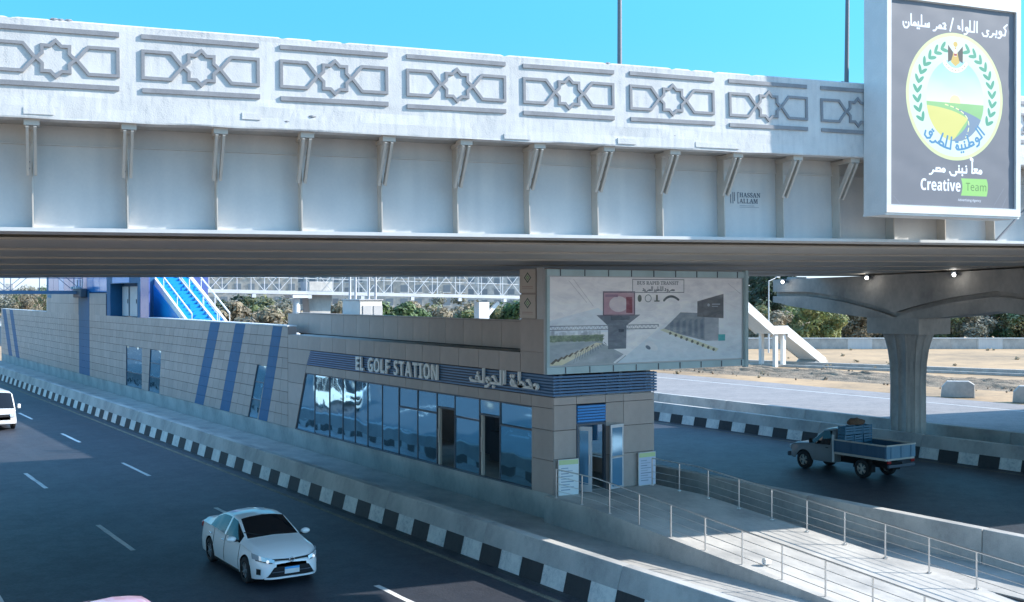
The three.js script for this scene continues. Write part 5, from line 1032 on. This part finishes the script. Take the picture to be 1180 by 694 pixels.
// row behind the far wall, seen under the pier cap
for (const [px, Z, h, r, kind, o] of [[872, 200, 12, 3.6, 'dark', { cone: 1, leaves: 2600, clumps: 26 }], [886, 196, 11.5, 3.8, 'dark', { cone: 1, leaves: 2600, clumps: 26 }], [902, 204, 12.4, 3.8, 'dark', { cone: 1, leaves: 2600, clumps: 26 }]]) plant('cypress_tree', 'tall dark evergreen tree beyond the white stairs', 'tall evergreens beyond the stairs', px, Z, h, r, kind, { ...o, low: .08, leaf: .32 });
plant('round_tree', 'round yellow green tree behind the far wall beside the white stairs', undefined, 938, 164, 6.4, 3.9, 'yellow', { low: .15, leaves: 3600, clumps: 30 });
for (const [px, Z, h, r, kind] of [[868, 166, 5.8, 3, 'olive'], [884, 160, 5.2, 3.0, 'dry'], [905, 172, 6.4, 3.2, 'olive'], [918, 178, 7, 3, 'grey'], [958, 176, 6.6, 3, 'green'], [972, 172, 5.6, 3.2, 'grey'], [992, 170, 5.2, 3.4, 'dry'], [1012, 176, 5.5, 3.4, 'grey'], [1034, 175, 5.4, 3.2, 'dry'], [1060, 172, 5.2, 3.2, 'grey'], [1082, 168, 5.0, 3.2, 'olive'], [1100, 170, 5.4, 3.0, 'dry'], [1120, 168, 5.5, 3.0, 'grey'], [1140, 172, 6.2, 3.2, 'dry'], [1160, 170, 6.3, 3.0, 'green'], [1178, 168, 6.4, 3.2, 'olive'], [1196, 170, 6, 3.2, 'grey'], [1110, 186, 6.6, 3.4, 'dark'], [1000, 190, 6.4, 3.5, 'dark'], [1048, 190, 6.6, 3.5, 'olive']])
  plant('scrub_tree', { olive: 'olive green scrub tree in the row behind the far wall', dry: 'brown dry scrub tree in the row behind the far wall', grey: 'grey green scrub tree in the row behind the far wall', green: 'fresh green scrub tree in the row behind the far wall', dark: 'dark green scrub tree in the row behind the far wall' }[kind], kind + ' scrub trees behind the far wall', px, Z, h, r, kind, { low: .12, leaves: 1900, clumps: 20 });
// scrub above the station wall
for (const [px, Z, h, r, kind] of [[246, 132, 6.4, 3, 'dark'], [262, 128, 6.6, 2.6, 'dry'], [278, 130, 6.2, 2.8, 'dry'], [296, 126, 6.0, 2.6, 'dry'], [312, 130, 6.0, 2.6, 'yellow'], [330, 128, 5.8, 2.6, 'dry'], [272, 150, 7.4, 3.2, 'dark'], [300, 150, 7.2, 3.2, 'olive'], [330, 150, 7.4, 3.4, 'grey'], [378, 140, 6.4, 2.4, 'dry'], [392, 150, 7.0, 2.8, 'grey'], [455, 118, 6.7, 2.3, 'green'], [470, 120, 6.6, 2.3, 'green'], [492, 128, 6.6, 2.8, 'dry'], [512, 130, 6.4, 2.8, 'olive'], [532, 132, 6.3, 2.8, 'dry'], [552, 130, 6.2, 2.8, 'yellow'], [572, 128, 6.4, 2.6, 'olive'], [590, 128, 6.6, 2.6, 'green'], [604, 130, 6.4, 2.6, 'green'], [520, 150, 7.4, 3, 'grey'], [560, 152, 7.2, 3, 'grey']])
  plant('scrub_tree', { olive: 'olive scrub tree seen above the station roof', dry: 'dry brown scrub tree seen above the station wall', grey: 'grey green scrub tree behind the white footbridge', green: 'fresh green tree seen above the station roof', dark: 'dark green tree right of the blue stairs', yellow: 'yellow green scrub tree seen above the station wall' }[kind], kind + ' scrub trees beyond the station', px, Z, h, r, kind, { low: .15, leaves: 1700, clumps: 18 });
{ // dry tufts on the sand
  const tuft = leafCloud([[0, .12, 0, .3], [.25, .08, .1, .2]], 40, .13), im = new THREE.InstancedMesh(tuft, leafM.dry[1], 36), mm = new THREE.Matrix4(), q = new THREE.Quaternion();
  for (let i = 0; i < 36; i++) { const [u, v] = cf(rr(760, 1300), rr(98, 150)); const s = rr(.4, 1.1); q.setFromAxisAngle(new THREE.Vector3(0, 1, 0), rr(0, 6)); mm.compose(new THREE.Vector3(u, 0, -v), q, new THREE.Vector3(s, s, s)); im.setMatrixAt(i, mm); }
  im.name = 'dry_tufts'; im.userData = { kind: 'stuff', label: 'dry grass tufts scattered over the sand', category: 'grass' }; im.castShadow = im.receiveShadow = true; scene.add(im);
}
// lamp pole on the sand side
{ const [u, v] = cf(886, 140), t = thing('street_lamp', 'thin grey street lamp standing near the tall evergreens', 'street lamp', [u, 0, v]); local(t, 'pole', new THREE.CylinderGeometry(.06, .1, 9, 8), M.galv, [0, 4.5, 0]); local(t, 'arm', rod([0, 8.9, 0], [1.4, 9.4, 0], .04), M.galv); local(t, 'lamp_head', rbox(.6, .1, .24, .04), M.galv, [1.6, 9.42, 0]); finish(t); }
// far buildings beyond the trees
const farGlass = mat([.20, .23, .26], { rough: .3 });
function block(px, Z, w, d, h, m, label, floors, bays, turn) {
  const [u, v] = cf(px, Z), t = thing('apartment_block', label, 'building', [u, -.05, v], undefined, -ROAD_ANGLE + turn);
  local(t, 'wall', cbox(w, h, d), m, [0, h / 2, 0]); local(t, 'roof_parapet', cbox(w + .3, .7, d + .3), m, [0, h + .2, 0]); local(t, 'stair_head', cbox(w * .25, 2.6, d * .4), m, [w * .2, h + 1.6, 0]);
  const wg = cbox(w / bays * .5, h / floors * .5, .1), fg = cbox(w / bays * .58, .14, .24);
  for (let f = 0; f < floors; f++) for (let b = 0; b < bays; b++) { const o = local(t, 'window', wg, farGlass, [-w / 2 + (b + .5) * w / bays, (f + .55) * h / floors, d / 2 + .03]); local(o, 'sill', fg, M.white, [0, -h / floors * .3, .05]); }
  return finish(t);
}
const farA = mat([.50, .47, .43], { rough: .9, map: TX.concrete }), farB = mat([.60, .58, .55], { rough: .9, map: TX.concrete }), farC = mat([.42, .36, .30], { rough: .9, map: TX.concrete });
block(275, 330, 34, 14, 15, farA, 'long grey block of flats behind the white footbridge', 4, 9, .2); block(400, 360, 30, 14, 17, farB, 'pale block of flats far behind the rooftop equipment', 5, 8, -.1); block(480, 300, 26, 14, 14, farA, 'grey block of flats behind the round green trees', 4, 7, .15); block(575, 340, 28, 14, 16, farB, 'pale block of flats beside the station pylon', 5, 7, -.05);
block(338, 420, 22, 14, 20, farC, 'sand coloured block between two paler blocks of flats', 5, 6, .1); block(4, 470, 12, 10, 9, farB, 'small pale house beyond the blue grey footbridge', 3, 4, .3); block(40, 560, 26, 12, 8, farC, 'low sand coloured house beyond the blue grey footbridge', 2, 7, .1);
for (const [px, Z, h, r, kind] of [[14, 330, 7.6, 4, 'olive'], [30, 320, 7.2, 4, 'dry'], [44, 340, 8.2, 4, 'dry'], [58, 330, 8.6, 4, 'olive'], [-6, 320, 8.6, 4.4, 'grey'], [24, 380, 10, 5, 'grey'], [50, 390, 10.5, 5, 'green']]) plant('scrub_tree', { olive: 'olive tree beyond the blue grey footbridge', dry: 'dry brown tree beyond the blue grey footbridge', grey: 'grey green tree beyond the blue grey footbridge', green: 'fresh green tree beyond the blue grey footbridge' }[kind], kind + ' trees beyond the blue grey footbridge', px, Z, h, r, kind, { low: .15, leaves: 1100, clumps: 18, leaf: .34 });
block(860, 420, 60, 16, 10, farA, 'long low grey building behind the tall evergreens', 3, 14, 0); block(1120, 520, 80, 16, 11, farC, 'long low sand coloured building behind the scrub row', 3, 18, 0);
// left side of the sedan road, out of frame but mirrored in the station glass
block(-420, 150, 30, 14, 12, farB, 'pale block on the far side of the sedan road', 4, 8, .9); block(-760, 110, 24, 14, 10, farA, 'grey block on the far side of the sedan road', 3, 7, 1.0);
renderer.render(scene, camera);
